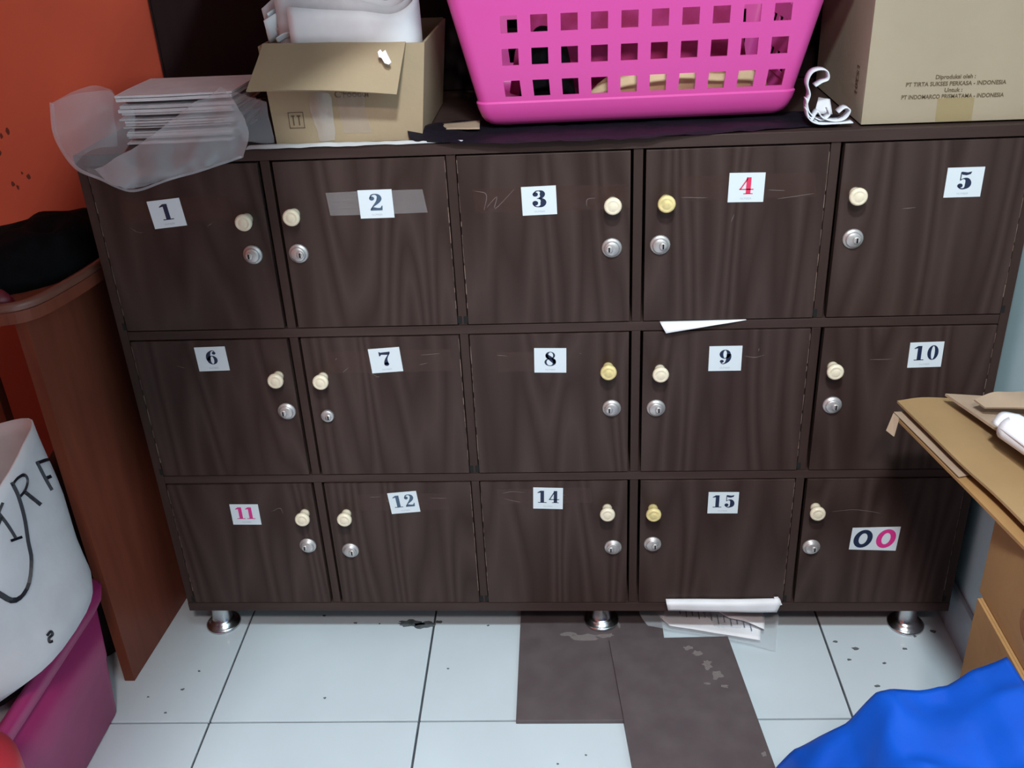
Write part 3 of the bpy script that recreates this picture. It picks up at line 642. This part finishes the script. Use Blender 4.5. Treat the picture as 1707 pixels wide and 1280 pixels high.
# pink laundry basket
basket = thing('laundry_basket', 'pink plastic laundry basket with rows of square holes on the cabinet top', 'basket', (0.889, 0.222, ZT + .006))
KO = Vector((0.889, 0.222, ZT + .006))
HB = 0.262
def bring(z):
    """half sizes and corner radius of the basket at height z"""
    f = max(0.0, (z - .02) / HB)
    a = .248 + .062 * f; b = .158 + .036 * f; r = .018 + .008 * f
    if z < .03:
        q = math.sqrt(max(0, 1 - ((.03 - z) / .03) ** 2)); a -= .028 * (1 - q); b -= .028 * (1 - q)
    return a, b, r
ncol = 10; hw, pit = .0258, .0458
def ringpts(z, off=0.0):
    a, b, r = bring(z); a += off; b += off; pts = []
    sc = min(1.0, (a - r - .002) / .2345)
    xs = [-(a - r)]
    for k in range(ncol):
        c = (k - 4.5) * pit * sc + .0115 * sc
        xs += [c - hw / 2 * sc, c + hw / 2 * sc]
    xs.append(a - r)
    ys = [-(b - r)]
    for k in range(5):
        c = (k - 2) * pit; ys += [c - hw / 2, c + hw / 2]
    ys.append(b - r)
    def arc(cx, cy, a0):
        return [(cx + r * math.cos(a0 + math.pi / 2 * k / 6), cy + r * math.sin(a0 + math.pi / 2 * k / 6)) for k in range(1, 6)]
    for x in xs: pts.append((x, -b))
    pts += arc(a - r, -(b - r), -math.pi / 2)
    for y in ys: pts.append((a, y))
    pts += arc(a - r, b - r, 0)
    for x in xs[::-1]: pts.append((x, b))
    pts += arc(-(a - r), b - r, math.pi / 2)
    for y in ys[::-1]: pts.append((-a, y))
    pts += arc(-(a - r), -(b - r), math.pi)
    return pts
nf = 2 * ncol + 2; ns = 12
rows = [.0625, .1115, .1605, .2090]          # hole row centres
zl = [0.0, .004, .010, .018, .030, .0400, .0428]
holes = set()
for zc in rows:
    zl += [zc - hw / 2, zc + hw / 2]; holes.add(len(zl) - 2)
zl += [.238, .252, HB]
bm = B(); R = []
for i, z in enumerate(zl):
    off = .0
    if zl[i] > .0425 and zl[i] < .24: off = -.0026      # the pierced panel is set back a little
    R.append([bm.verts.new((x, y, z)) for x, y in ringpts(z, off)])
n = len(R[0])
def is_hole(k):
    if k < nf - 1: return k % 2 == 1 
    k2 = k - (nf + 5)
    if 0 <= k2 < ns - 1: return k2 % 2 == 1
    k3 = k - (nf + 5 + ns + 5)
    if 0 <= k3 < nf - 1: return k3 % 2 == 1
    k4 = k - (nf + 5 + ns + 5 + nf + 5)
    if 0 <= k4 < ns - 1: return k4 % 2 == 1
    return False
for i in range(len(R) - 1):
    for k in range(n):
        if i in holes and is_hole(k): continue
        bm.faces.new((R[i][k], R[i][(k + 1) % n], R[i + 1][(k + 1) % n], R[i + 1][k]))
bm.faces.new(R[0][::-1])
bmesh.ops.recalc_face_normals(bm, faces=bm.faces[:])
thicken(bm, -0.0028)
body = obj('body', bm, M_pinkpl, basket, True)
body.data.set_sharp_from_angle(angle=math.radians(40)) if hasattr(body.data, 'set_sharp_from_angle') else None
bm = B(); rr = []
for z, o in ((HB - .004, .001), (HB + .002, .003), (HB + .003, .016), (HB - .003, .020), (HB - .016, .020), (HB - .016, .0175), (HB - .005, .0175), (HB - .002, .003)):
    rr.append([bm.verts.new((x, y, z)) for x, y in ringpts(HB, o)])
for i in range(len(rr)):
    for k in range(n): bm.faces.new((rr[i][k], rr[i][(k + 1) % n], rr[(i + 1) % len(rr)][(k + 1) % n], rr[(i + 1) % len(rr)][k]))
obj('rim', bm, M_pinkpl, basket, True)
basket.rotation_euler = (0, math.radians(0.0), math.radians(2.0))
# what lies in the basket
def heap(bm, cx, cy, z0, rx, ry, h, seed, nu=26, nr=10, amp=.02, freq=14, sq=2.4):
    """closed crumpled mound"""
    top = []; c = bm.verts.new((cx, cy, z0 + h))
    for i in range(1, nr + 1):
        f = i / nr; ring = []
        for k in range(nu):
            a = 2 * math.pi * k / nu
            x, y = cx + rx * f * math.cos(a), cy + ry * f * math.sin(a)
            z = z0 + h * (1 - f ** sq)
            q = Vector((x * freq, y * freq, seed)); nz = noise.noise_vector(q)
            wgt = 1 - f ** 6
            ring.append(bm.verts.new((x + nz.x * amp * .5 * wgt, y + nz.y * amp * .5 * wgt, max(z0, z + nz.z * amp * wgt))))
        top.append(ring)
    for k in range(nu): bm.faces.new((c, top[0][k], top[0][(k + 1) % nu]))
    for i in range(nr - 1):
        for k in range(nu): bm.faces.new((top[i][k], top[i + 1][k], top[i + 1][(k + 1) % nu], top[i][(k + 1) % nu]))
    bm.faces.new(top[-1])
bm = B(); heap(bm, .965, .150, ZT + .018, .158, .055, .062, 1.5, 40, 12, .014, 18, 5.0)
for v in bm.verts:
    if v.co.x > 1.04 and v.co.z > ZT + .03: v.co.z += (v.co.x - 1.04) * .35
tag(obj('folded_cloth', bm, M_cloth, None, True), 'cream cloth heaped in the bottom of the pink basket', 'cloth')
bm = B(); heap(bm, .752, .150, ZT + .018, .050, .055, .125, 4.0, 24, 10, .02, 20, 3.0)
tag(obj('dark_pouch', bm, M_blackcl, None, True), 'black fabric pouch seen through the left holes of the pink basket', 'pouch')

bm = B(); heap(bm, .895, .290, ZT + .018, .214, .078, .205, 7.5, 44, 14, .03, 15, 6.0)
tag(obj('maroon_garment', bm, mat('maroon_magenta_cloth', (0.30, 0.012, 0.085), 0.9, vcol=(0.42, 0.03, 0.17), vscale=28, bump=0.3, bscale=50), None, True), 'maroon and magenta garments piled at the back of the pink basket', 'clothes')

# white webbing strap
strap = thing('webbing_strap', 'white webbing strap curled up between the pink basket and the big carton', 'strap', (1.185, .03, ZT))
SO = Vector((1.185, .03, ZT))
def ribbon(path, y0, y1, th=0.0016, n=40):
    P = spline([(a, b, 0) for a, b in path], n)
    return surf([[(p.x, y0, p.y) for p in P], [(p.x, y1, p.y) for p in P]], n, 2, 0, thick=th)
z_ = ZT + .008
cp('strap_band', ribbon([(1.172, z_ + .001), (1.158, z_ + .010), (1.154, z_ + .026), (1.157, z_ + .042), (1.152, z_ + .058), (1.156, z_ + .072), (1.166, z_ + .077), (1.178, z_ + .075), (1.181, z_ + .064), (1.172, z_ + .060), (1.163, z_ + .054)], .022, .046), M_ribbon, strap, True, SO)
cp('strap_band', ribbon([(1.160, z_ + .004), (1.168, z_ + .018), (1.178, z_ + .008), (1.195, z_ + .003), (1.210, z_ + .006), (1.216, z_ + .017), (1.209, z_ + .021), (1.200, z_ + .014)], .014, .036), M_ribbon, strap, True, SO)
cp('strap_band', ribbon([(1.150, z_ + .022), (1.155, z_ + .007), (1.170, z_ - .001), (1.195, z_ - .0015), (1.222, z_ - .001)], .010, .034), M_ribbon, strap, True, SO)
cp('strap_band', ribbon([(1.152, z_ + .036), (1.158, z_ + .016), (1.175, z_ + .004), (1.187, z_ + .010), (1.185, z_ + .018)], .020, .040), M_ribbon, strap, True, SO)
bm = surf([[(1.172, .052, z_ + .006), (1.200, .052, z_ + .004)], [(1.178, .060, z_ + .030), (1.196, .062, z_ + .026)]], 6, 4, .001, 20, 4, thick=.001)
cp('strap_tail', bm, M_paper2, strap, True, SO)

# big carton on the right
big = thing('shipping_carton', 'large upright tan shipping carton with small printed lines on the cabinet top', 'box', (1.38, .17, ZT))
GO = Vector((1.38, .17, ZT)); ZG = ZT + .003
def gp(name, bm, m): return cp(name, bm, m, big, False, GO)
bm = B()
f0 = [(1.231, .018, ZG), (1.5, .018, ZG), (1.5, .018, ZG + .38), (1.228, .018, ZG + .38)]
prism(bm, [(1.2360, .018, ZG), (1.505, .018, ZG), (1.505, .018, ZG + .36), (1.2360, .018, ZG + .36)], (0, .004, 0)); gp('front_wall', bm, M_card2)
bm = B(); prism(bm, [(1.2360, .0225, ZG), (1.2360, .33, ZG), (1.2360, .33, ZG + .36), (1.2360, .0225, ZG + .36)], (.004, 0, 0)); gp('side_wall', bm, M_card2)
bm = B(); prism(bm, [(1.501, .0225, ZG), (1.501, .33, ZG), (1.501, .33, ZG + .36), (1.501, .0225, ZG + .36)], (.004, 0, 0)); gp('side_wall', bm, M_card2)
gp('back_wall', bxo(1.2360, 1.505, .3305, .3345, ZG, ZG + .36), M_card2)
gp('lid_flap', bxo(1.2360, 1.505, .018, .175, ZG + .3605, ZG + .3645), M_card2)
gp('lid_flap', bxo(1.2360, 1.505, .176, .3345, ZG + .3605, ZG + .3645), M_card2)
bm = B(); RX = Matrix.Rotation(math.pi / 2, 4, 'X')
for s_, x, z, wd, sz in (('Diproduksi oleh :', 1.3665, 1.0893, .058, .0085), ('PT TIRTA SUKSES PERKASA - INDONESIA', 1.3682, 1.0793, .146, .0085), ('Untuk :', 1.3662, 1.0699, .026, .0085), ('PT INDOMARCO PRISMATAMA - INDONESIA', 1.3660, 1.0607, .150, .0085)):
    q = B(); text_into(q, s_, sz, Matrix.Identity(4), 0, 0.00012)
    xs = [v.co.x for v in q.verts]; k = wd / (max(xs) - min(xs))
    join(bm, q, Matrix.Translation((x, .0175, z)) @ Matrix.Rotation(math.radians(0.4), 4, 'Y') @ RX @ Matrix.Diagonal((k, 1, 1, 1)))
gp('printed_text', bm, M_cardP)
bm = B(); text_into(bm, '15201', .019, Matrix.Translation((1.2355, .066, 1.082)) @ Matrix(((0, 0, -1, 0), (0, -1, 0, 0), (-1, 0, 0, 0), (0, 0, 0, 1))), 0, .0003)
gp('printed_number', bm, M_cardP)
bm = surf([[(1.345, .0172, ZG + .036), (1.372, .0172, ZG + .036), (1.399, .0172, ZG + .036)], [(1.346, .0172, ZG + .001), (1.372, .0172, ZG + .001), (1.400, .0172, ZG + .001)]], 6, 4)
gp('parcel_tape', bm, M_adhesive)

# papers poking out of the lockers
bm = surf([[(.936, .004, .7062), (.99, .003, .7066), (1.035, .003, .7070), (1.080, .003, .7072)], [(.938, -.006, .7040), (.99, -.006, .7040), (1.035, -.0045, .7050), (1.080, .0015, .7068)],
           [(.946, -.012, .6905), (.985, -.010, .6960), (1.03, -.007, .7020), (1.080, .0010, .7064)]], 20, 6, .0003, 30, 1, thick=.0004)
tag(obj('paper_sheet', bm, M_paper, None, True), 'white paper corner poking out below door 4 of the locker', 'paper')
bm = surf([[(.961, -.0025, .1115), (1.03, -.003, .1115), (1.11, -.003, .1115), (1.182, -.0025, .1125)], [(.962, -.013, .1085), (1.03, -.014, .108), (1.11, -.014, .1075), (1.183, -.012, .1085)],
           [(.9655, -.012, .0900), (1.03, -.013, .0885), (1.11, -.013, .0870), (1.177, -.011, .0855)]], 24, 8, .0006, 25, 3, thick=.0005)
tag(obj('folded_paper', bm, M_paper, None, True), 'folded white paper strip hanging out below door 15 of the locker', 'paper')
bm = B(); prism(bm, [(1.170, -.0035, .117), (1.178, -.004, .118), (1.187, -.006, .100), (1.179, -.007, .098)], (0, -.0006, 0))
tag(obj('paper_scrap', bm, M_paper), 'tiny white paper corner at the right end of the strip below door 15', 'paper')

# clear sleeve and sheets on the floor under door 15
sl = thing('plastic_sleeve', 'clear plastic sleeve lying on the floor under door 15 with a printed sheet', 'plastic sleeve', (1.07, .04, 0))
WO = Vector((1.07, .04, 0))
bm = surf([[(.908, .082, .030), (1.00, .11, .016), (1.10, .11, .030), (1.205, .085, .050)], [(.918, .050, .020), (1.00, .055, .014), (1.10, .05, .020), (1.195, .045, .025)], [(.930, .030, .011), (1.03, .006, .0125), (1.10, -.012, .0135), (1.176, -.034, .006)]], 30, 14, .0022, 22, 3)
for v in bm.verts: v.co.z = max(v.co.z, .0135 if v.co.x < 1.1 else .004)
cp('film', bm, M_filmw, sl, True, WO)
bm = surf([[(.945, .105, .0155), (1.05, .115, .016), (1.16, .11, .019)], [(.955, .06, .0155), (1.05, .06, .016), (1.16, .05, .018)], [(.975, .028, .0155), (1.07, .006, .0150), (1.15, -.012, .0140)]], 24, 10, .0010, 18, 6, thick=.0005)
pr = tag(obj('printed_sheet', bm, M_paper, None, True), 'white sheet with printed bars inside the clear sleeve on the floor', 'paper')
bm = B()
for k in range(13):
    x = .985 + k * .0125; y = .085 - k * .004
    h_ = .016 + .010 * ((k * 7) % 5) / 4
    box(bm, x, x + .0018, y - h_ * 1.1, y, .0205, .0209)
box(bm, .975, 1.15, .088, .0905, .0205, .0209)
obj('printed_bars', bm, M_ink, pr)
bm = surf([[(1.035, .10, .034), (1.09, .10, .038), (1.15, .085, .034)], [(1.06, .065, .034), (1.11, .055, .037), (1.165, .045, .031)], [(1.095, .035, .030), (1.125, .022, .032), (1.160, .006, .026)]], 14, 8, .0006, 20, 2, thick=.0012)
tag(obj('folded_paper', bm, M_paper, None, True), 'small folded white paper on top of the clear sleeve on the floor', 'paper')

# two loose boards on the floor
bm = bxo(-.146, .146, -.158, .158, 0, .009, .0008)
b1 = tag(obj('loose_board', bm, M_slab, loc=(.816, -.060, .0006)), 'dark taupe board lying flat on the floor tiles under the middle locker foot', 'board')
b1.rotation_euler = (0, 0, math.radians(0.9))
bm = B(); prism(bm, [(.8495, -.0150, .0100), (.8805, -.334, .0100), (1.1225, -.334, .0100), (1.0865, -.0060, .0100)], (0, 0, .009))
b2 = tag(obj('loose_board', bm, M_slab), 'dark taupe board lying skewed on top of the other loose board, nearer the blue bag', 'board')
bm = B()
for i, (x, y, rx, ry) in enumerate([(1.005, -.040, .012, .008), (1.020, -.055, .014, .010), (1.036, -.085, .012, .018), (1.052, -.112, .016, .016), (1.062, -.142, .010, .006), (1.03, -.135, .008, .004), (1.108, -.300, .006, .008)]):
    blob(bm, x, y, rx, ry, .0191, 14, .55, 50 + i)
obj('dust_smear', bm, M_dust, b2)
bm = B()
for i, (x, y, rx, ry) in enumerate([(.80, .0, .04, .012), (.845, .005, .02, .008), (.873, .035, .004, .012), (.77, .01, .02, .008)]):
    blob(bm, x - .816, y + .060, rx, ry, .0091, 14, .5, 70 + i)
obj('dust_smear', bm, M_dust, b1)

# ------------------------------------------------------------------ left side
table = thing('side_table', 'narrow red-brown wooden side table between the orange wall and the locker', 'table', (-.20, .1, 0))
TO = Vector((-.20, .1, 0))
def tp(name, bm, m, sm=False): return cp(name, bm, m, table, sm, TO)
bm = B(); prism(bm, [(-.094, -.118, .001), (-.114, -.118, .001), (-.086, .30, .001), (-.066, .30, .001)], (0, 0, .786)); tp('side_board', bm, M_brown)
tp('leg', bxo(-.352, -.327, -.125, -.10, .001, .7875, .002), M_brown); tp('leg', bxo(-.352, -.327, .09, .115, .001, .7875, .002), M_brown)
# curved top lip
lip = spline([(-.360, -.150, 0), (-.26, -.158, 0), (-.14, -.152, 0), (-.075, -.125, 0), (-.048, -.040, 0), (-.034, .06, 0), (-.026, .20, 0), (-.024, .30, 0)], 40)
bm = B(); prism(bm, [(p.x, p.y, .7885) for p in lip] + [(-.360, .30, .7885)], (0, 0, .020)); tp('top', bm, M_brown)
bm = B(); tube(bm, [(p.x - .006, p.y + .004, .815) for p in lip], .0085, 10); tp('rim', bm, M_brownlip, True)

bm = B(); heap(bm, -.196, .10, .8095, .150, .180, .064, 2.2, 60, 16, .030, 17, 6.0)
for v in bm.verts:
    if v.co.z > .812: v.co.z = .812 + (v.co.z - .812) * max(.25, min(1.25, 1.1 + (v.co.x + .12) * 3.4))
tag(obj('black_bag', bm, M_blackcl, None, True), 'crumpled black bag lying on the red-brown side table', 'bag')
bm = B(); heap(bm, -.150, -.112, .8095, .045, .024, .028, 5.0, 20, 6, .006, 20, 4)
tag(obj('maroon_purse', bm, M_maroon, None, True), 'small maroon purse at the front of the side table below the black bag', 'purse')

bm = B(); heap(bm, -.222, .10, .001, .092, .17, .43, 6.0, 30, 12, .04, 9, 4.0)
tag(obj('dark_sack', bm, M_darkcl, None, True), 'dark brown bundle on the floor under the side table', 'bundle')

# magenta tub
tub = thing('storage_tub', 'dark magenta plastic storage tub on the floor by the side table', 'tub', (-.30, -.365, 0))
UO = Vector((-.30, -.365, 0))
def rrect(a, b, r, n=6):
    pts = []
    for cx, cy, a0 in ((a - r, -(b - r), -math.pi / 2), (a - r, b - r, 0), (-(a - r), b - r, math.pi / 2), (-(a - r), -(b - r), math.pi)):
        for k in range(n + 1): pts.append((cx + r * math.cos(a0 + math.pi / 2 * k / n), cy + r * math.sin(a0 + math.pi / 2 * k / n)))
    return pts
def loft(bm, secs, close_first=True, close_last=False):
    R_ = [[bm.verts.new(p) for p in s_] for s_ in secs]; n_ = len(R_[0])
    for i in range(len(R_) - 1):
        for k in range(n_): bm.faces.new((R_[i][k], R_[i][(k + 1) % n_], R_[i + 1][(k + 1) % n_], R_[i + 1][k]))
    if close_first: bm.faces.new(R_[0])
    if close_last: bm.faces.new(R_[-1])
bm = B(); secs = []
for z, a, b in ((.001, .200, .180), (.006, .207, .187), (.13, .214, .194), (.135, .216, .196), (.262, .222, .202), (.262, .218, .198), (.14, .211, .191), (.010, .203, .183)):
    secs.append([(x + UO.x, y + UO.y, z) for x, y in rrect(a, b, .035)])
loft(bm, secs, True, True); cp('body', bm, M_tub, tub, True, UO)
bm = B(); secs = []
for z, a, b in ((.246, .223, .203), (.262, .232, .212), (.283, .236, .216), (.290, .230, .210), (.290, .219, .199), (.2635, .2185, .1985)):
    secs.append([(x + UO.x, y + UO.y, z) for x, y in rrect(a, b, .040)])
secs.append(secs[0]); loft(bm, secs, False); cp('rim', bm, M_tub, tub, True, UO)

pail = thing('lidded_pail', 'coral red plastic pail with domed lid at the lower left corner before the magenta tub', 'pail', (-.005, -.735, 0))
bm = B(); lathe(bm, [(.075, .001), (.080, .006), (.098, .40), (.094, .40), (.002, .395)], 32); obj('body', bm, M_redpl, pail, True)
bm = B(); lathe(bm, [(.102, .396), (.106, .402), (.106, .425), (.100, .440), (.080, .470), (.045, .490), (.002, .496)], 32); obj('lid', bm, M_redpl, pail, True)

# white sack with handwriting
def sackring(z, k=0):
    t_ = (z - .02) / .58
    up = max(0.0, min(1.0, (z - .27) / .08)); cx = -.300 + .094 * up; cy = -.368 + .002 * up
    a = .180 + .006 * up - .0 * max(0, t_ - .6); b = .168 + .012 * up
    a += .014 * math.exp(-((z - .365) / .035) ** 2)
    pts = []
    for i in range(48):
        an = 2 * math.pi * i / 48
        c_, s_ = math.cos(an), math.sin(an)
        e = .75
        x = cx + a * math.copysign(abs(c_) ** e, c_); y = cy + b * math.copysign(abs(s_) ** e, s_)
        lift = (.080 * max(0, math.cos(an - .45)) - .015) * max(0, (t_ - .5)) / .5
        q = Vector((x * 7, y * 7, z * 6)); nz = noise.noise_vector(q) * .016 * (1 if z > .05 else 0)
        if z < .30: nz *= .35
        pts.append((x + nz.x, y + nz.y, z + lift))
    return pts
bm = B(); zz = [.014 + (.60 - .014) * i / 26 for i in range(27)]
loft(bm, [sackring(z) for z in zz], True)
bmesh.ops.recalc_face_normals(bm, faces=bm.faces[:])
bvh = BVHTree.FromBMesh(bm)
sack = tag(obj('woven_sack', bm, M_sack, None, True), 'white woven sack with black handwriting standing in the magenta tub', 'sack')
sol = sack.modifiers.new('thickness', 'SOLIDIFY'); sol.thickness = .003; sol.offset = -1
STROKES = [(0.0055, [(-0.084, -0.1897, 0.5578), (-0.0999, -0.2045, 0.5542)]),
 (0.0075, [(-0.0999, -0.2045, 0.5542), (-0.0892, -0.2122, 0.5338), (-0.0795, -0.2181, 0.5165)]),
 (0.0055, [(-0.0877, -0.212, 0.5325), (-0.0802, -0.2049, 0.5344)]),
 (0.008, [(-0.1273, -0.24, 0.535), (-0.1191, -0.2471, 0.5178), (-0.1101, -0.2616, 0.4901), (-0.1037, -0.2792, 0.461), (-0.0981, -0.2931, 0.4375), (-0.0995, -0.317, 0.4079), (-0.1129, -0.3353, 0.3972), (-0.1309, -0.3369, 0.4128)]),
 (0.005, [(-0.1265, -0.2407, 0.5333), (-0.1209, -0.2313, 0.5401), (-0.1135, -0.2242, 0.542), (-0.1095, -0.2267, 0.5348), (-0.1114, -0.2366, 0.5238), (-0.117, -0.2461, 0.517)]),
 (0.0075, [(-0.1126, -0.2389, 0.522), (-0.0916, -0.2393, 0.501)]),
 (0.0055, [(-0.1383, -0.272, 0.5044), (-0.1276, -0.2767, 0.4877), (-0.1181, -0.2825, 0.4708)]),
 (0.005, [(-0.1351, -0.2616, 0.5147), (-0.1373, -0.2682, 0.5083), (-0.1383, -0.272, 0.5044)]),
 (0.004, [(-0.122, -0.2874, 0.4683), (-0.1101, -0.2781, 0.4687)]),
 (0.004, [(-0.1345, -0.2734, 0.4989), (-0.1372, -0.2815, 0.4909)]),
 (0.004, [(-0.071, -0.3487, 0.3386), (-0.0671, -0.3437, 0.3413), (-0.0646, -0.3453, 0.3368), (-0.0686, -0.3503, 0.3342), (-0.0675, -0.3531, 0.3295), (-0.064, -0.351, 0.3288)])]
dirv = Vector((-0.5141, 0.6795, -0.5234)).normalized()
for wd, pts in STROKES:
    bm = B(); P = spline(pts, 26); H = []
    for p in P:
        hit = bvh.ray_cast(p - dirv * .6, dirv)
        if hit[0] is not None: H.append(hit[0] - dirv * .0022)
    for i in range(len(H) - 1):
        t_ = (H[i + 1] - H[i]).normalized(); s_ = t_.cross(dirv).normalized() * wd / 2
        poly(bm, [H[i] - s_ - t_ * wd * .2, H[i] + s_ - t_ * wd * .2, H[i + 1] + s_ + t_ * wd * .2, H[i + 1] - s_ + t_ * wd * .2])
    if len(bm.faces): obj('pen_stroke', bm, M_marker, sack)
    else: bm.free()
bm = B(); heap(bm, -.215, -.365, .27, .130, .130, .31, 3.0, 30, 10, .02, 12, 6)
tag(obj('sack_dark_fill', bm, M_darkcl, None, True), 'dark brown cloth added to darken the inside of the white sack', 'cloth')  # added filling, its dark colour stands in for shade inside the sack

# ------------------------------------------------------------------ right side
def carton2(name, x0, x1, y0, y1, z0, z1, label):
    t_ = thing(name, label, 'box', ((x0 + x1) / 2, (y0 + y1) / 2, z0)); O = Vector(((x0 + x1) / 2, (y0 + y1) / 2, z0))
    k = .004
    cp('side_wall', bxo(x0, x0 + k, y0, y1, z0, z1, .0008), M_cardO, t_, False, O); cp('side_wall', bxo(x1 - k, x1, y0, y1, z0, z1), M_cardO, t_, False, O)
    cp('end_wall', bxo(x0 + k, x1 - k, y0, y0 + k, z0, z1), M_cardO, t_, False, O); cp('end_wall', bxo(x0 + k, x1 - k, y1 - k, y1, z0, z1), M_cardO, t_, False, O)
    cp('bottom', bxo(x0 + k, x1 - k, y0 + k, y1 - k, z0, z0 + k), M_cardO, t_, False, O); cp('lid', bxo(x0 + k, x1 - k, y0 + k, y1 - k, z1 - k, z1), M_cardO, t_, False, O)
    return t_, O
c1, O1 = carton2('lower_carton', 1.355, 1.525, -.98, -.405, .001, .452, 'orange-brown carton on the floor at right, lower of two')
c2, O2 = carton2('upper_carton', 1.362, 1.525, -.98, -.392, .4535, .600, 'orange-brown carton at right, upper one under the flat cardboard')
bm = B()
for k in range(24):
    pass
ring_pts = []
def ring_yz(bm, x, cy, cz, ro, ri, n=24, a0=0, a1=2 * math.pi):
    for k in range(n):
        q = []
        for t_, r_ in ((k, ro), (k + 1, ro), (k + 1, ri), (k, ri)):
            an = a0 + (a1 - a0) * t_ / n; q.append((x, cy + r_ * math.cos(an), cz + r_ * math.sin(an)))
        poly(bm, q)
ring_yz(bm, 1.3612, -.535, .515, .024, .016); ring_yz(bm, 1.3612, -.535, .515, .008, .002)
cp('printed_ring', bm, mat('brown_print', (.26, .12, .04), .7), c2, False, O2)

# flat cardboard on the cartons
def slab(name, pts, zoff, m, label, th=.005, amp=.0, seed=0):
    bm = B(); prism(bm, pts, (0, 0, th)); return tag(obj(name, bm, m), label, 'cardboard')
sl1 = thing('flat_cardboard', 'lowest flat cardboard sheet on the cartons at right, greyish edge and folded corner', 'cardboard', (1.42, -.45, .601))
FO = Vector((1.42, -.45, .601))
bm = surf([[(1.2925, -.150, .606), (1.36, -.150, .606), (1.42, -.148, .606)], [(1.3285, -.342, .606), (1.39, -.33, .606), (1.45, -.33, .606)], [(1.3565, -.491, .606), (1.43, -.48, .606), (1.50, -.48, .606)], [(1.41, -.80, .606), (1.46, -.80, .606), (1.52, -.80, .606)]], 10, 20, .0006, 10, 2, thick=-.0045)
cp('board', bm, M_cardO, sl1, False, FO)
bm = surf([[(1.2920, -.149, .6105), (1.33, -.148, .6105), (1.37, -.148, .6105)], [(1.309, -.235, .6105), (1.335, -.235, .6105), (1.365, -.235, .6105)], [(1.328, -.335, .6105), (1.345, -.33, .6105), (1.365, -.325, .6105)]], 8, 12, .0004, 12, 4, thick=-.0012)
cp('grey_liner', bm, M_cardG, sl1, False, FO)['label'] = 'peeled greyish liner near the back corner'
bm = B(); prism(bm, [(1.2915, -.149, .6085), (1.2950, -.164, .6085), (1.2835, -.186, .588), (1.2775, -.168, .588)], (.002, .001, -.001)); cp('folded_corner', bm, M_cardG, sl1, False, FO)
bm = surf([[(1.298, -.140, .626), (1.34, -.134, .628), (1.40, -.136, .625), (1.45, -.14, .622)], [(1.3315, -.318, .625), (1.385, -.30, .626), (1.44, -.29, .624), (1.48, -.29, .620)], [(1.363, -.462, .624), (1.42, -.44, .620), (1.47, -.43, .618), (1.505, -.43, .616)], [(1.41, -.80, .616), (1.45, -.80, .614), (1.49, -.80, .613), (1.525, -.80, .613)]], 16, 24, .0008, 9, 4, thick=-.004)
tag(obj('cardboard_flap', bm, M_cardT), 'middle tan cardboard sheet with rounded back edge over the lowest sheet', 'cardboard')
bm = surf([[(1.3615, -.160, .648), (1.41, -.165, .646), (1.46, -.165, .642)], [(1.392, -.245, .647), (1.44, -.24, .642), (1.49, -.24, .638)], [(1.425, -.345, .642), (1.47, -.34, .638), (1.515, -.34, .634)], [(1.47, -.62, .632), (1.495, -.62, .629), (1.525, -.62, .627)]], 12, 18, .0010, 12, 6, thick=-.004)
tag(obj('cardboard_flap', bm, M_cardG), 'upper greyish cardboard sheet under the white paper roll', 'cardboard')
bm = surf([[(1.382, -.216, .668), (1.412, -.205, .674), (1.445, -.198, .670), (1.50, -.18, .664)], [(1.392, -.232, .663), (1.43, -.235, .664), (1.465, -.24, .666), (1.52, -.23, .668)]], 14, 6, .0012, 14, 9, thick=-.003)
tag(obj('cardboard_flap', bm, M_cardG), 'topmost creased brown cardboard piece against the pale teal wall', 'cardboard')
roll = thing('paper_roll', 'white rolled paper lying on the flat cardboard at right', 'paper roll', (1.43, -.37, .65))
QO = Vector((1.43, -.37, .65))
bm = B(); ax = [(1.397, -.300, .668), (1.412, -.345, .668), (1.440, -.43, .666), (1.480, -.56, .662)]
tube(bm, spline(ax, 12), .018, 18); cp('roll', bm, M_paper, roll, True, QO)
bm = surf([[(1.378, -.292, .672), (1.392, -.284, .684), (1.412, -.292, .685)], [(1.392, -.345, .673), (1.405, -.340, .686), (1.428, -.340, .687)], [(1.440, -.50, .671), (1.455, -.495, .684), (1.478, -.49, .683)]], 10, 12, .0008, 18, 2, thick=.0006)
cp('loose_end', bm, M_paper, roll, True, QO)

# blue bag
prof = [(1.0, .0), (1.02, .11), (1.045, .16), (1.069, .215), (1.094, .268), (1.125, .295), (1.1565, .319), (1.19, .375), (1.208, .385), (1.245, .388), (1.28, .394), (1.312, .420), (1.352, .438)]
def hx_(x):
    for (a, ha), (b, hb) in zip(prof, prof[1:]):
        if a <= x <= b: return ha + (hb - ha) * (x - a) / (b - a)
    return prof[-1][1]
bm = B(); NU, NV = 60, 54; G = []
for i in range(NU + 1):
    x = 1.002 + (1.352 - 1.002) * i / NU; row = []
    for j in range(NV + 1):
        v = j / NV; y = -.455 - .47 * v + .012 * math.sin(x * 14)
        prof_y = min(1.0, v / .13) ** .5 * (1 + .12 * v) * max(0.0, 1 - v ** 7) ** .4
        h_ = hx_(x) * prof_y
        q = Vector((x * 9, y * 9, 1.3)); nz = noise.noise_vector(q) * .012 + noise.noise_vector(q * 2.6) * .006
        cr_ = (1 - abs(noise.noise(Vector((x * 13 + y * 6, y * 10 - x * 4, 2.2)))) * 2) * .010
        k = min(1, h_ / .12)
        row.append(bm.verts.new((min(1.353, x + nz.x * k * .6), y + nz.y * k, max(.001, h_ + (nz.z + cr_) * k))))
    G.append(row)
for i in range(NU):
    for j in range(NV): bm.faces.new((G[i][j], G[i + 1][j], G[i + 1][j + 1], G[i][j + 1]))
bm.faces.new(G[NU])
tag(obj('blue_bag', bm, M_blue, None, True), 'bright blue crumpled plastic bag on the floor at the lower right', 'bag')
